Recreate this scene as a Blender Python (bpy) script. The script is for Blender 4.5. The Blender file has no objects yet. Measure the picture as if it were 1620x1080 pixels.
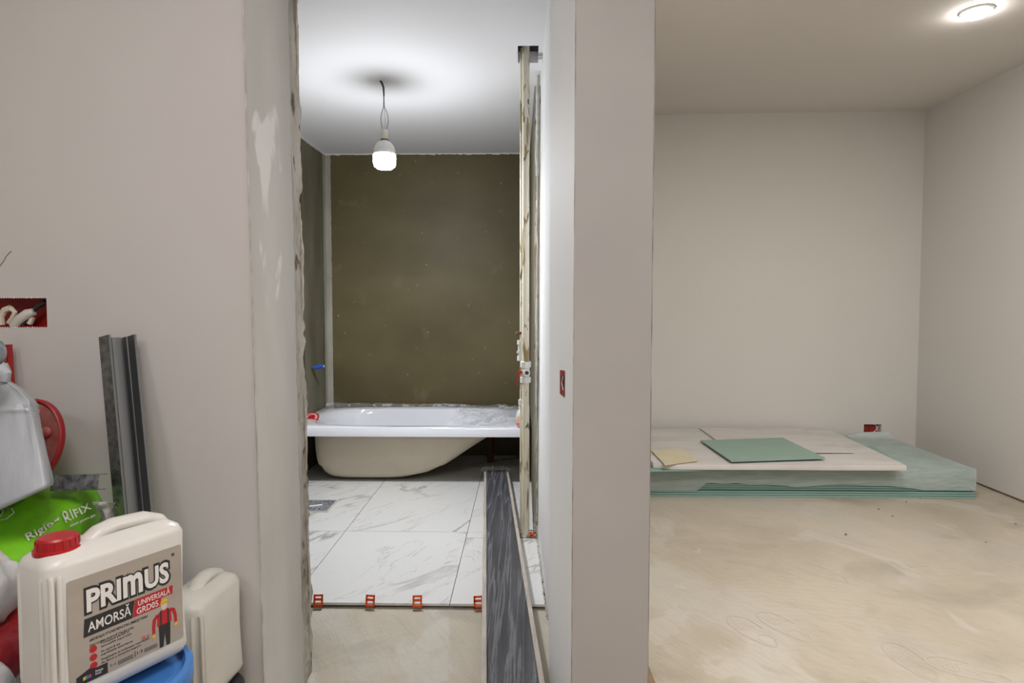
import bpy, bmesh, math, random
from math import sin, cos, tan, atan, pi, radians
from mathutils import Vector, Matrix, Euler, noise
scene = bpy.context.scene
COL = scene.collection
# ------------------------------------------------------------------ camera
F = 1000.0; H = 1.126
PITCH = atan(0.047); YAW = atan(0.019); SHY = -15/1620
cam_d = bpy.data.cameras.new('camera'); cam = bpy.data.objects.new('camera', cam_d); COL.objects.link(cam)
cam_d.sensor_width = 36; cam_d.lens = F*36/1620; cam_d.shift_y = SHY; cam_d.clip_start = 0.02
cam.location = (0, 0, H)
cam.rotation_euler = (pi/2 - PITCH, 0, YAW)
scene.camera = cam
R_CAM = Euler((pi/2 - PITCH, 0, YAW)).to_matrix()
def ray(u, v): return R_CAM @ Vector(((u-810)/F, (540-v-15)/F, -1))
def P(u, v, d):
    r = ray(u, v); t = d/r.y; return Vector((r.x*t, d, H+r.z*t))
def PZ(u, v, z=0.0):
    r = ray(u, v); t = (z-H)/r.z; return Vector((r.x*t, r.y*t, z))
# ------------------------------------------------------------------ world, exposure, light
scene.view_settings.view_transform = 'Standard'; scene.view_settings.look = 'None'
scene.view_settings.exposure = 0.25; scene.view_settings.gamma = 1.0; scene.view_settings.use_curve_mapping = False
w = bpy.data.worlds.new('world'); scene.world = w; w.use_nodes = True
w.node_tree.nodes['Background'].inputs[0].default_value = (.9, .93, 1, 1); w.node_tree.nodes['Background'].inputs[1].default_value = 0.15
def area(name, loc, size, power, color, rot=(0,0,0)):
    l = bpy.data.lights.new(name, 'AREA'); l.shape = 'DISK'; l.size = size; l.energy = power; l.color = color
    o = bpy.data.objects.new(name, l); o.location = loc; o.rotation_euler = rot; COL.objects.link(o); return o
area('hall_lamp', (-1.3, -0.9, 2.44), .8, 13, (1, .95, .945))
area('hall_lamp', (-0.4, 0.2, 2.44), .8, 18, (1, .95, .945))
area('room_fill', (1.2, 2.0, 2.44), .5, 28, (1, .955, .91))  # unseen fill lights, both added to brighten the right-hand room
area('room_fill', (2.2, 0.9, 2.44), .5, 28, (1, .955, .91))
BULB = 205; SPOT = 90
# ------------------------------------------------------------------ materials
def ramp(nt, fac, stops):
    r = nt.nodes.new('ShaderNodeValToRGB'); nt.links.new(fac, r.inputs[0])
    e = r.color_ramp.elements
    while len(e) < len(stops): e.new(.5)
    for i, (p, c) in enumerate(stops):
        e[i].position = p; e[i].color = (*c, 1) if len(c) == 3 else c
    return r.outputs[0]
def g(v): return (v, v, v)
def srgb(r, gg, b):
    f = lambda x: (x/255/12.92) if x <= 10 else ((x/255+.055)/1.055)**2.4
    return (f(r), f(gg), f(b))
def mat(name, col, rough=.6, var=None, scale=8, bump=0, bscale=60, metal=0, stretch=None, spec=.5, detail=5, dist=0, coat=0, trans=0, alpha=1, coord='Object', bdist=.004):
    m = bpy.data.materials.new(name); m.use_nodes = True; nt = m.node_tree; b = nt.nodes['Principled BSDF']
    b.inputs['Base Color'].default_value = (*col, 1); b.inputs['Roughness'].default_value = rough
    b.inputs['Metallic'].default_value = metal; b.inputs['Specular IOR Level'].default_value = spec
    b.inputs['Coat Weight'].default_value = coat; b.inputs['Alpha'].default_value = alpha
    if trans: b.inputs['Transmission Weight'].default_value = trans
    tc = nt.nodes.new('ShaderNodeTexCoord'); mp = nt.nodes.new('ShaderNodeMapping')
    nt.links.new(tc.outputs[coord], mp.inputs[0])
    if stretch: mp.inputs['Scale'].default_value = stretch
    m['m'] = 1
    if var:
        n = nt.nodes.new('ShaderNodeTexNoise'); n.inputs['Scale'].default_value = scale; n.inputs['Detail'].default_value = detail; n.inputs['Distortion'].default_value = dist
        nt.links.new(mp.outputs[0], n.inputs[0])
        nt.links.new(ramp(nt, n.outputs[0], [(.34, col), (.66, var)]), b.inputs['Base Color'])
    if bump:
        n2 = nt.nodes.new('ShaderNodeTexNoise'); n2.inputs['Scale'].default_value = bscale; n2.inputs['Detail'].default_value = 4
        nt.links.new(mp.outputs[0], n2.inputs[0])
        bp = nt.nodes.new('ShaderNodeBump'); bp.inputs['Strength'].default_value = bump; bp.inputs['Distance'].default_value = bdist
        nt.links.new(n2.outputs[0], bp.inputs['Height']); nt.links.new(bp.outputs[0], b.inputs['Normal'])
    return m
def emis(name, col, s):
    m = bpy.data.materials.new(name); m.use_nodes = True; b = m.node_tree.nodes['Principled BSDF']
    b.inputs['Base Color'].default_value = (*col, 1); b.inputs['Emission Color'].default_value = (*col, 1); b.inputs['Emission Strength'].default_value = s
    return m
def add_overlay(m, scale, lo, hi, col, stretch=(1,1,1), kind='noise', dist=0, detail=6, box=None, soft=.05, amount=1.0):
    """mix a second colour into a material where a noise is high, optionally only within an object-space box"""
    nt = m.node_tree; b = nt.nodes['Principled BSDF']
    src = b.inputs['Base Color'].links[0].from_socket if b.inputs['Base Color'].links else None
    tc = nt.nodes.new('ShaderNodeTexCoord'); mp = nt.nodes.new('ShaderNodeMapping'); mp.inputs['Scale'].default_value = stretch
    nt.links.new(tc.outputs['Object'], mp.inputs[0])
    n = nt.nodes.new('ShaderNodeTexNoise'); n.inputs['Scale'].default_value = scale; n.inputs['Detail'].default_value = detail; n.inputs['Distortion'].default_value = dist
    nt.links.new(mp.outputs[0], n.inputs[0])
    mr = nt.nodes.new('ShaderNodeMapRange'); mr.inputs[1].default_value = lo; mr.inputs[2].default_value = hi
    fac_src = n.outputs[0]
    if box:   # box = (axis, centre, halfwidth) list: noise is lowered away from the centre
        sep = nt.nodes.new('ShaderNodeSeparateXYZ'); nt.links.new(tc.outputs['Object'], sep.inputs[0])
        for ax, c, hw in box:
            a = nt.nodes.new('ShaderNodeMath'); a.operation = 'SUBTRACT'; nt.links.new(sep.outputs[ax], a.inputs[0]); a.inputs[1].default_value = c
            q = nt.nodes.new('ShaderNodeMath'); q.operation = 'DIVIDE'; nt.links.new(a.outputs[0], q.inputs[0]); q.inputs[1].default_value = hw
            p2 = nt.nodes.new('ShaderNodeMath'); p2.operation = 'POWER'; nt.links.new(q.outputs[0], p2.inputs[0]); p2.inputs[1].default_value = 2
            ab = nt.nodes.new('ShaderNodeMath'); ab.operation = 'ABSOLUTE'; nt.links.new(p2.outputs[0], ab.inputs[0])
            s2 = nt.nodes.new('ShaderNodeMath'); s2.operation = 'MULTIPLY'; nt.links.new(ab.outputs[0], s2.inputs[0]); s2.inputs[1].default_value = .35
            s = nt.nodes.new('ShaderNodeMath'); s.operation = 'SUBTRACT'; nt.links.new(fac_src, s.inputs[0]); nt.links.new(s2.outputs[0], s.inputs[1])
            fac_src = s.outputs[0]
    nt.links.new(fac_src, mr.inputs[0])
    am = nt.nodes.new('ShaderNodeMath'); am.operation = 'MULTIPLY'; nt.links.new(mr.outputs[0], am.inputs[0]); am.inputs[1].default_value = amount
    mx = nt.nodes.new('ShaderNodeMix'); mx.data_type = 'RGBA'; nt.links.new(am.outputs[0], mx.inputs[0])
    if src: nt.links.new(src, mx.inputs[6])
    else: mx.inputs[6].default_value = b.inputs['Base Color'].default_value
    mx.inputs[7].default_value = (*col, 1)
    nt.links.new(mx.outputs[2], b.inputs['Base Color'])
    return m

M = {}
M['wall'] = mat('wall_paint', (.60, .575, .56), .75, (.64, .62, .60), 1.2, .08, 25, bdist=.002)
M['wall_room'] = mat('room_paint', (.66, .64, .61), .8, (.69, .67, .64), .8, .06, 20, bdist=.002)
M['white'] = mat('white_skim', (.88, .88, .885), .7, (.84, .84, .84), 3, .08, 14, stretch=(1,1,.4), bdist=.003)
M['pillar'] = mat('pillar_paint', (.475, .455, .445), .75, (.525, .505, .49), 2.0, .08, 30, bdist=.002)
M['ceil'] = mat('ceiling_paint', (.66, .63, .59), .85, (.69, .66, .62), .7)
M['bceil'] = mat('white_ceiling_paint', (.82, .82, .84), .8)
M['reveal'] = mat('grey_skim', (.56, .545, .51), .8, (.64, .625, .60), 5, .2, 40, stretch=(1,1,.35))
add_overlay(M['reveal'], 6, .40, .47, (.80, .78, .77), (1,2,.8), box=[(2, 1.42, .34), (1, 1.66, .13)], dist=.6)
M['rough'] = mat('rough_mortar', (.36, .33, .27), .95, (.60, .575, .52), 12, 1.0, 60, bdist=.006, stretch=(1,1,.4))
add_overlay(M['rough'], 30, .60, .68, (.16, .13, .09), (1,1,.5), detail=3)
M['olive'] = mat('olive_waterproofing', (.105, .083, .036), .50, (.145, .118, .055), 1.6, .15, 12, stretch=(1,1,1.6), bdist=.004, spec=.35)
add_overlay(M['olive'], 3.2, .64, .80, (.33, .30, .22), (1,1,.9), dist=.4, amount=.35)
add_overlay(M['olive'], 26, .70, .78, (.5, .48, .42), amount=.5, detail=3)
M['olive2'] = mat('grey_olive_cement', (.115, .10, .060), .7, (.175, .16, .11), 5, .4, 30, stretch=(1,1,.4))
M['tape'] = mat('pale_corner_tape', (.42, .40, .34), .7, (.30, .28, .22), 12, .3, 50, stretch=(1,1,.3))
M['screed'] = mat('screed', (.41, .362, .285), .62, (.51, .46, .38), 1.1, .22, 5.5, dist=1.4, stretch=(1, .8, 1), bdist=.01, spec=.35)
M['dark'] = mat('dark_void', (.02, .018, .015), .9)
M['dirt'] = mat('dirt', (.12, .08, .05), .95, (.25, .18, .11), 30, .8, 60)
def fold_glint_alpha(m, lo, hi, scale, stretch):  # denser streaks for film folds, also standing in for glints along them
    nt = m.node_tree; b = nt.nodes['Principled BSDF']; tc = nt.nodes.new('ShaderNodeTexCoord'); mp = nt.nodes.new('ShaderNodeMapping'); mp.inputs['Scale'].default_value = stretch
    nt.links.new(tc.outputs['Object'], mp.inputs[0]); n = nt.nodes.new('ShaderNodeTexNoise'); n.inputs['Scale'].default_value = scale; n.inputs['Detail'].default_value = 6; n.inputs['Distortion'].default_value = .15
    nt.links.new(mp.outputs[0], n.inputs[0])
    s_ = nt.nodes.new('ShaderNodeMath'); s_.operation = 'SUBTRACT'; nt.links.new(n.outputs[0], s_.inputs[0]); s_.inputs[1].default_value = .5
    a = nt.nodes.new('ShaderNodeMath'); a.operation = 'ABSOLUTE'; nt.links.new(s_.outputs[0], a.inputs[0])
    mr = nt.nodes.new('ShaderNodeMapRange'); nt.links.new(a.outputs[0], mr.inputs[0]); mr.inputs[1].default_value = 0; mr.inputs[2].default_value = .05; mr.inputs[3].default_value = hi; mr.inputs[4].default_value = lo
    nt.links.new(mr.outputs[0], b.inputs['Alpha'])
def screed_detail():
    m = M['screed']; nt = m.node_tree; b = nt.nodes['Principled BSDF']
    add_overlay(m, 1.6, .52, .66, (.49, .455, .40), (1.4, .8, 1), dist=1.0, amount=.9)
    add_overlay(m, 2.3, .54, .68, (.33, .295, .235), (.9, 1.3, 1), dist=.6, amount=.6)
    add_overlay(m, 1.9, .60, .64, (.53, .50, .445), (1.2, .8, 1), dist=1.5, amount=.6)
    # trowel strokes: warped bands
    tc = nt.nodes.new('ShaderNodeTexCoord'); mp = nt.nodes.new('ShaderNodeMapping'); mp0 = nt.nodes.new('ShaderNodeMapping'); mp0.inputs['Rotation'].default_value = (0,0,1.0); mp.inputs['Scale'].default_value = (.35, 2.4, 1)
    nt.links.new(tc.outputs['Object'], mp0.inputs[0]); nt.links.new(mp0.outputs[0], mp.inputs[0])
    wv = nt.nodes.new('ShaderNodeTexNoise'); wv.inputs['Scale'].default_value = 11; wv.inputs['Distortion'].default_value = 3.2; wv.inputs['Detail'].default_value = 7; wv.inputs['Roughness'].default_value = .62
    nt.links.new(mp.outputs[0], wv.inputs[0])
    bp = nt.nodes.new('ShaderNodeBump'); bp.inputs['Strength'].default_value = .35; bp.inputs['Distance'].default_value = .008
    old = b.inputs['Normal'].links[0].from_socket
    nt.links.new(old, bp.inputs['Normal']); nt.links.new(wv.outputs[0], bp.inputs['Height']); nt.links.new(bp.outputs[0], b.inputs['Normal'])
    rg = nt.nodes.new('ShaderNodeTexWave'); rg.wave_type = 'RINGS'; rg.rings_direction = 'Z'; rg.inputs['Scale'].default_value = 9; rg.inputs['Distortion'].default_value = 9; rg.inputs['Detail'].default_value = 3; rg.inputs['Detail Scale'].default_value = .9
    mp3 = nt.nodes.new('ShaderNodeMapping'); mp3.inputs['Location'].default_value = (-.6, -.4, 0); nt.links.new(tc.outputs['Object'], mp3.inputs[0]); nt.links.new(mp3.outputs[0], rg.inputs[0])
    src = b.inputs['Base Color'].links[0].from_socket
    mk = nt.nodes.new('ShaderNodeTexNoise'); mk.inputs['Scale'].default_value = 1.3; nt.links.new(tc.outputs['Object'], mk.inputs[0])
    mkr = nt.nodes.new('ShaderNodeMapRange'); nt.links.new(mk.outputs[0], mkr.inputs[0]); mkr.inputs[1].default_value = .45; mkr.inputs[2].default_value = .6; mkr.inputs[4].default_value = .3
    mr0 = nt.nodes.new('ShaderNodeMix'); mr0.data_type = 'RGBA'; mr0.blend_type = 'MULTIPLY'; nt.links.new(mkr.outputs[0], mr0.inputs[0])
    nt.links.new(src, mr0.inputs[6]); nt.links.new(ramp(nt, rg.outputs[0], [(.0, (.86,.84,.80)), (.35, (1,1,1))]), mr0.inputs[7]); src = mr0.outputs[2]
    mx = nt.nodes.new('ShaderNodeMix'); mx.data_type = 'RGBA'; mx.blend_type = 'MULTIPLY'; mx.inputs[0].default_value = .38
    nt.links.new(src, mx.inputs[6]); nt.links.new(ramp(nt, wv.outputs[0], [(.32, (.78,.76,.72)), (.52, (1,1,1))]), mx.inputs[7]); nt.links.new(mx.outputs[2], b.inputs['Base Color'])
screed_detail()
def marble():
    m = mat('marble_tile', (.69, .685, .675), .22, spec=.5); nt = m.node_tree; b = nt.nodes['Principled BSDF']
    tc = nt.nodes.new('ShaderNodeTexCoord'); oi = nt.nodes.new('ShaderNodeObjectInfo')
    ad = nt.nodes.new('ShaderNodeVectorMath'); ad.operation = 'MULTIPLY_ADD'
    ad.inputs[1].default_value = (1,1,1)
    nt.links.new(tc.outputs['Object'], ad.inputs[0])
    sc = nt.nodes.new('ShaderNodeMath'); sc.operation = 'MULTIPLY'; nt.links.new(oi.outputs['Random'], sc.inputs[0]); sc.inputs[1].default_value = 7
    nt.links.new(sc.outputs[0], ad.inputs[2])
    mp = nt.nodes.new('ShaderNodeMapping'); mp0 = nt.nodes.new('ShaderNodeMapping'); mp0.inputs['Rotation'].default_value = (0,0,-.98); mp.inputs['Scale'].default_value = (.7, 2.1, 1)
    nt.links.new(ad.outputs[0], mp0.inputs[0]); nt.links.new(mp0.outputs[0], mp.inputs[0])
    def vein(scale, wdt, dist, rough):
        n = nt.nodes.new('ShaderNodeTexNoise'); n.inputs['Scale'].default_value = scale; n.inputs['Detail'].default_value = 8; n.inputs['Distortion'].default_value = dist; n.inputs['Roughness'].default_value = rough
        nt.links.new(mp.outputs[0], n.inputs[0])
        s = nt.nodes.new('ShaderNodeMath'); s.operation = 'SUBTRACT'; nt.links.new(n.outputs[0], s.inputs[0]); s.inputs[1].default_value = .5
        a = nt.nodes.new('ShaderNodeMath'); a.operation = 'ABSOLUTE'; nt.links.new(s.outputs[0], a.inputs[0])
        mr = nt.nodes.new('ShaderNodeMapRange'); nt.links.new(a.outputs[0], mr.inputs[0]); mr.inputs[1].default_value = 0; mr.inputs[2].default_value = wdt; mr.inputs[3].default_value = 1; mr.inputs[4].default_value = 0
        return mr.outputs[0]
    v1 = vein(.85, .017, .45, .56); v2 = vein(1.7, .006, .9, .60)
    msk = nt.nodes.new('ShaderNodeTexNoise'); msk.inputs['Scale'].default_value = 2.2; nt.links.new(ad.outputs[0], msk.inputs[0])
    mm = nt.nodes.new('ShaderNodeMapRange'); nt.links.new(msk.outputs[0], mm.inputs[0]); mm.inputs[1].default_value = .42; mm.inputs[2].default_value = .62
    mu = nt.nodes.new('ShaderNodeMath'); mu.operation = 'MULTIPLY'; nt.links.new(v1, mu.inputs[0]); nt.links.new(mm.outputs[0], mu.inputs[1])
    m2 = nt.nodes.new('ShaderNodeMath'); m2.operation = 'MULTIPLY'; nt.links.new(v2, m2.inputs[0]); m2.inputs[1].default_value = .5
    sm = nt.nodes.new('ShaderNodeMath'); sm.operation = 'MAXIMUM'; nt.links.new(mu.outputs[0], sm.inputs[0]); nt.links.new(m2.outputs[0], sm.inputs[1])
    nt.links.new(ramp(nt, sm.outputs[0], [(0, (.69,.685,.675)), (1, (.34,.325,.31))]), b.inputs['Base Color'])
    return m
M['marble'] = marble()
M['tub_in'] = mat('tub_enamel', (.80, .81, .86), .08, spec=.6, coat=.4)
M['tub_out'] = mat('tub_beige_back', (.56, .49, .38), .55, (.62, .55, .43), 4, .15, 120)
M['film'] = mat('clear_film', (.82, .84, .88), .10, alpha=.34, bump=.7, bscale=40, spec=.9, bdist=.01)
M['film_thin'] = mat('clear_wrap', (.5, .5, .54), .07, alpha=.16, bump=1.0, bscale=30, spec=1.0, stretch=(2.2,.22,1), bdist=.02)
M['mesh_wrap'] = mat('milky_green_wrap', (.60, .68, .66), .45, (.48, .58, .56), 9, .6, 30, alpha=.66, stretch=(1,1,6), spec=.4)
M['pvc'] = mat('white_plastic', (.74, .74, .72), .38, spec=.5)
M['can'] = mat('milky_can_plastic', (.68, .66, .62), .36, (.62, .60, .56), 6, .06, 60, spec=.5)
M['can2'] = mat('old_milky_can_plastic', (.68, .66, .60), .40, (.62, .60, .54), 8, .08, 60)
M['redcap'] = mat('red_cap_plastic', (.44, .010, .015), .35, (.36, .01, .013), 20, .1, 80)
M['redbox'] = mat('red_box_plastic', (.36, .018, .014), .5, (.28, .012, .01), 20)
M['lettering_white'] = mat('white_print', (.78, .76, .74), .5)
M['lettering_black'] = mat('black_print', (.018, .018, .02), .5)
M['lettering_red'] = mat('red_print', (.45, .012, .02), .5)
M['yellow'] = mat('yellow_print', (.72, .45, .04), .5)
M['label'] = mat('beige_label', (.36, .315, .27), .55, (.42, .37, .32), 14, .1, 60, stretch=(.4,1,1))
M['green'] = mat('green_sack', (.17, .52, .012), .38, (.21, .60, .02), 5, .35, 22, bdist=.01)
M['sackwhite'] = mat('white_sack', (.56, .55, .54), .5, (.66, .65, .64), 6, .6, 20, bdist=.01)
M['bagplastic'] = mat('translucent_bag', (.40, .43, .47), .30, (.50, .53, .57), 4, .5, 9, stretch=(2,2,.5), bdist=.015, spec=.6)
M['sackred'] = mat('red_sack', (.30, .008, .014), .4, (.20, .005, .01), 7, .6, 20, bdist=.01)
M['redlid'] = mat('dusty_red_plastic', (.30, .03, .028), .5, (.40, .15, .13), 16, .2, 40)
M['redrim'] = mat('red_plastic', (.34, .012, .014), .4)
M['blue'] = mat('blue_bucket', (.04, .15, .42), .35, (.05, .19, .48), 10)
M['greyplastic'] = mat('grey_bucket', (.42, .42, .40), .45)
M['black'] = mat('black_plastic', (.025, .025, .028), .4)
M['galv'] = mat('galvanised_steel', (.13, .135, .14), .5, (.20, .205, .21), 18, .15, 50, metal=.85, stretch=(1,1,.06))
M['galv_dark'] = mat('knurled_steel', (.16, .165, .16), .24, (.30, .31, .30), 70, .35, 190, metal=.9)
M['plate'] = mat('spangled_zinc', (.08, .08, .085), .45, (.34, .34, .36), 60, .2, 60, metal=.5)
M['pipe'] = mat('cream_painted_pipe', (.68, .61, .46), .5, (.78, .74, .62), 10, .3, 60, stretch=(1,1,.3))
add_overlay(M['pipe'], 30, .55, .60, (.30, .22, .10), (1,1,.16), dist=.8)
add_overlay(M['pipe'], 22, .62, .65, (.10, .07, .04), (1,1,.3), dist=.8)
M['orange'] = mat('orange_plastic', (.80, .10, .012), .4)
M['wood'] = mat('tan_board_edge', (.44, .38, .31), .75, (.52, .46, .39), 20, .3, 60)
M['panel'] = mat('charcoal_panel', (.020, .021, .026), .35, (.065, .066, .075), 14, .5, 22, stretch=(2.2,.16,1), detail=8)
M['gyp_face'] = mat('green_board_paper', (.27, .385, .325), .8, (.29, .41, .345), 6)
M['gyp_edge'] = mat('green_board_edge', (.22, .37, .33), .8, (.30, .44, .39), 30, .4, 60, stretch=(.15,1,4))
M['gyp_back'] = mat('teal_board_paper', (.03, .14, .15), .8, (.07, .20, .20), 30, stretch=(.2,1,1))
M['paper'] = mat('white_board_paper', (.66, .64, .62), .7, (.56, .53, .50), 4, .3, 30, stretch=(.5,2,1))
M['yellowpaper'] = mat('pale_yellow_sheet', (.62, .56, .38), .7, (.66, .60, .44), 6, .2, 30)
M['bulb_on'] = emis('lit_bulb', (.92, .95, 1.0), BULB)
M['spot_on'] = emis('lit_downlight', (1, .96, .92), SPOT)
M['cable'] = mat('brown_cable', (.10, .075, .055), .6)
M['bluecap'] = mat('blue_plug', (.02, .10, .45), .4)
M['drain'] = mat('grey_patterned_grate', (.10, .11, .13), .45, (.30, .31, .34), 40, .3, 90)
M['wire_white'] = mat('connector_ivory', (.62, .56, .46), .5, (.72,.66,.56), 30)
M['tapered'] = mat('brown_timber', (.17, .115, .07), .7, (.25, .17, .1), 12)
M['print'] = mat('print_mark', (.47, .42, .345), .7)
M['rust'] = mat('rusty_pipe', (.12, .045, .02), .8)
fold_glint_alpha(M['film_thin'], .07, .34, 9, (4.5, .16, 1)); fold_glint_alpha(M['film'], .20, .62, 8, (1, 1.6, 1))
# ------------------------------------------------------------------ mesh helpers
class MB:
    def __init__(s): s.v = []; s.f = []; s.mi = []; s.cur = 0
    def quad(s, *pts):
        i = len(s.v); s.v += [tuple(p) for p in pts]; s.f.append(tuple(range(i, i+len(pts)))); s.mi.append(s.cur)
    def box(s, a, b, T=None, bev=0):
        x0,y0,z0 = a; x1,y1,z1 = b
        if bev:
            bm = bmesh.new(); bmesh.ops.create_cube(bm, size=1)
            for v in bm.verts: v.co = Vector(((x0+x1)/2 + v.co.x*(x1-x0), (y0+y1)/2 + v.co.y*(y1-y0), (z0+z1)/2 + v.co.z*(z1-z0)))
            bmesh.ops.bevel(bm, geom=list(bm.edges), offset=bev, segments=2, affect='EDGES', profile=.6)
            s.addbm(bm, T); return s
        i = len(s.v)
        pts = [Vector(p) for p in [(x0,y0,z0),(x1,y0,z0),(x1,y1,z0),(x0,y1,z0),(x0,y0,z1),(x1,y0,z1),(x1,y1,z1),(x0,y1,z1)]]
        if T: pts = [T @ p for p in pts]
        s.v += [tuple(p) for p in pts]
        for f in [(0,3,2,1),(4,5,6,7),(0,1,5,4),(1,2,6,5),(2,3,7,6),(3,0,4,7)]:
            s.f.append(tuple(i+k for k in f)); s.mi.append(s.cur)
        return s
    def addbm(s, bm, T=None):
        i = len(s.v); bm.verts.ensure_lookup_table(); bm.verts.index_update()
        for v in bm.verts: s.v.append(tuple(T @ v.co if T else v.co))
        for f in bm.faces: s.f.append(tuple(i+v.index for v in f.verts)); s.mi.append(s.cur)
        bm.free()
    def grid(s, fn, nu, nv, closed_u=False):
        i = len(s.v)
        for a in range(nu + (0 if closed_u else 1)):
            for b in range(nv+1): s.v.append(tuple(fn(a/nu, b/nv)))
        na = nu if closed_u else nu+1
        for a in range(nu):
            for b in range(nv):
                a2 = (a+1) % na
                s.f.append((i+a*(nv+1)+b, i+a2*(nv+1)+b, i+a2*(nv+1)+b+1, i+a*(nv+1)+b+1)); s.mi.append(s.cur)
        return s
    def rings(s, rings, cap0=True, cap1=True):
        i = len(s.v); n = len(rings[0])
        for r in rings: s.v += [tuple(p) for p in r]
        for k in range(len(rings)-1):
            for j in range(n):
                j2 = (j+1) % n
                s.f.append((i+k*n+j, i+k*n+j2, i+(k+1)*n+j2, i+(k+1)*n+j)); s.mi.append(s.cur)
        if cap0: s.f.append(tuple(i+j for j in reversed(range(n)))); s.mi.append(s.cur)
        if cap1: s.f.append(tuple(i+(len(rings)-1)*n+j for j in range(n))); s.mi.append(s.cur)
        return s
    def tube(s, pts, r, n=12, cap=True, flat=1.0):
        pts = [Vector(p) for p in pts]; rs = r if isinstance(r, (list, tuple)) else [r]*len(pts)
        rr = []; up = None
        for k, p in enumerate(pts):
            t = (pts[min(k+1, len(pts)-1)] - pts[max(k-1, 0)]).normalized()
            if up is None: up = Vector((0,0,1)) if abs(t.z) < .9 else Vector((1,0,0))
            a = t.cross(up).normalized(); b2 = a.cross(t).normalized(); up = b2
            rr.append([p + a*cos(2*pi*j/n)*rs[k] + b2*sin(2*pi*j/n)*rs[k]*flat for j in range(n)])
        return s.rings(rr, cap, cap)
    def lathe(s, prof, c=(0,0,0), n=24, T=None):
        rr = []
        for r, z in prof:
            ring = [Vector((c[0]+max(r,1e-5)*cos(2*pi*j/n), c[1]+max(r,1e-5)*sin(2*pi*j/n), c[2]+z)) for j in range(n)]
            if T: ring = [T @ p for p in ring]
            rr.append(ring)
        return s.rings(rr)
    def prism(s, poly, z0, z1, T=None):
        r0 = [Vector((x, y, z0)) for x, y in poly]; r1 = [Vector((x, y, z1)) for x, y in poly]
        if T: r0 = [T @ p for p in r0]; r1 = [T @ p for p in r1]
        return s.rings([r0, r1])
    def build(s, name, mats, parent=None, smooth=False, loc=None, angle=None):
        me = bpy.data.meshes.new(name); me.from_pydata(s.v, [], s.f); me.update()
        if not isinstance(mats, (list, tuple)): mats = [mats]
        for m in mats: me.materials.append(m)
        me.polygons.foreach_set('material_index', [min(i, len(mats)-1) for i in s.mi])
        bm = bmesh.new(); bm.from_mesh(me); bmesh.ops.recalc_face_normals(bm, faces=bm.faces); bm.to_mesh(me); bm.free()
        if smooth:
            me.polygons.foreach_set('use_smooth', [True]*len(me.polygons))
            me.set_sharp_from_angle(angle=radians(angle or 40))
        o = bpy.data.objects.new(name, me); COL.objects.link(o)
        if parent: o.parent = parent
        if loc: o.location = loc
        return o
def tag(o, label=None, cat=None, group=None, kind=None):
    if label: o['label'] = label
    if cat: o['category'] = cat
    if group: o['group'] = group
    if kind: o['kind'] = kind
    return o
def empty(name, loc=(0,0,0), mtx=None, label=None, cat=None, group=None):
    o = bpy.data.objects.new(name, None); COL.objects.link(o); o.empty_display_size = .05
    if mtx is not None: o.matrix_world = mtx
    else: o.location = loc
    return tag(o, label, cat, group)
def st(o): o['kind'] = 'structure'; return o
def nz(p, s=1.0, seed=0): return noise.noise(Vector(p)*s + Vector((seed*7.3, seed*3.1, seed*1.7)))
def frame(origin, xdir, zdir):
    z = Vector(zdir).normalized(); x = Vector(xdir); x = (x - z*x.dot(z)).normalized(); y = z.cross(x)
    m = Matrix((x, y, z)).transposed().to_4x4(); m.translation = Vector(origin); return m
def rrect(w, d, r, n=5, z=0, cx=0, cy=0):
    pts = []
    for qx, qy, a0 in ((1,1,0),(-1,1,pi/2),(-1,-1,pi),(1,-1,3*pi/2)):
        for k in range(n+1):
            a = a0 + k/n*pi/2
            pts.append(Vector((cx + qx*(w/2-r) + r*cos(a), cy + qy*(d/2-r) + r*sin(a), z)))
    return pts
def text(parent, body, x, y, size, m, sx=1, shear=0, off=0, z=0.0006, name='lettering', thick=.0002, rot=0, spacing=1.0, align='LEFT'):
    c = bpy.data.curves.new(name, 'FONT'); c.body = body; c.size = size; c.shear = shear; c.offset = off; c.extrude = thick; c.space_character = spacing
    c.resolution_u = 3; c.align_x = align
    o = bpy.data.objects.new(name, c); COL.objects.link(o)
    bpy.context.view_layer.update()
    me = bpy.data.meshes.new_from_object(o.evaluated_get(bpy.context.evaluated_depsgraph_get()))
    bpy.data.objects.remove(o); me.materials.clear(); me.materials.append(m)
    o = bpy.data.objects.new(name, me); COL.objects.link(o); o.parent = parent
    o.location = (x, y, z); o.scale = (sx, 1, 1); o.rotation_euler = (0, 0, rot)
    return o
# ================================================================== STRUCTURE
ZC = 2.49; ZB = 2.202; ZF = -0.02
FW = 1.54                    # front plane of the two walls either side of the doorway
YB = 4.62                    # bathroom back wall
XL = -1.45                   # bathroom left wall
# --- floor
fl = MB(); fl.box((-3.2, -2.6, -.12), (3.6, 4.9, ZF)); floor = st(fl.build('floor', M['screed']))
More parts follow.
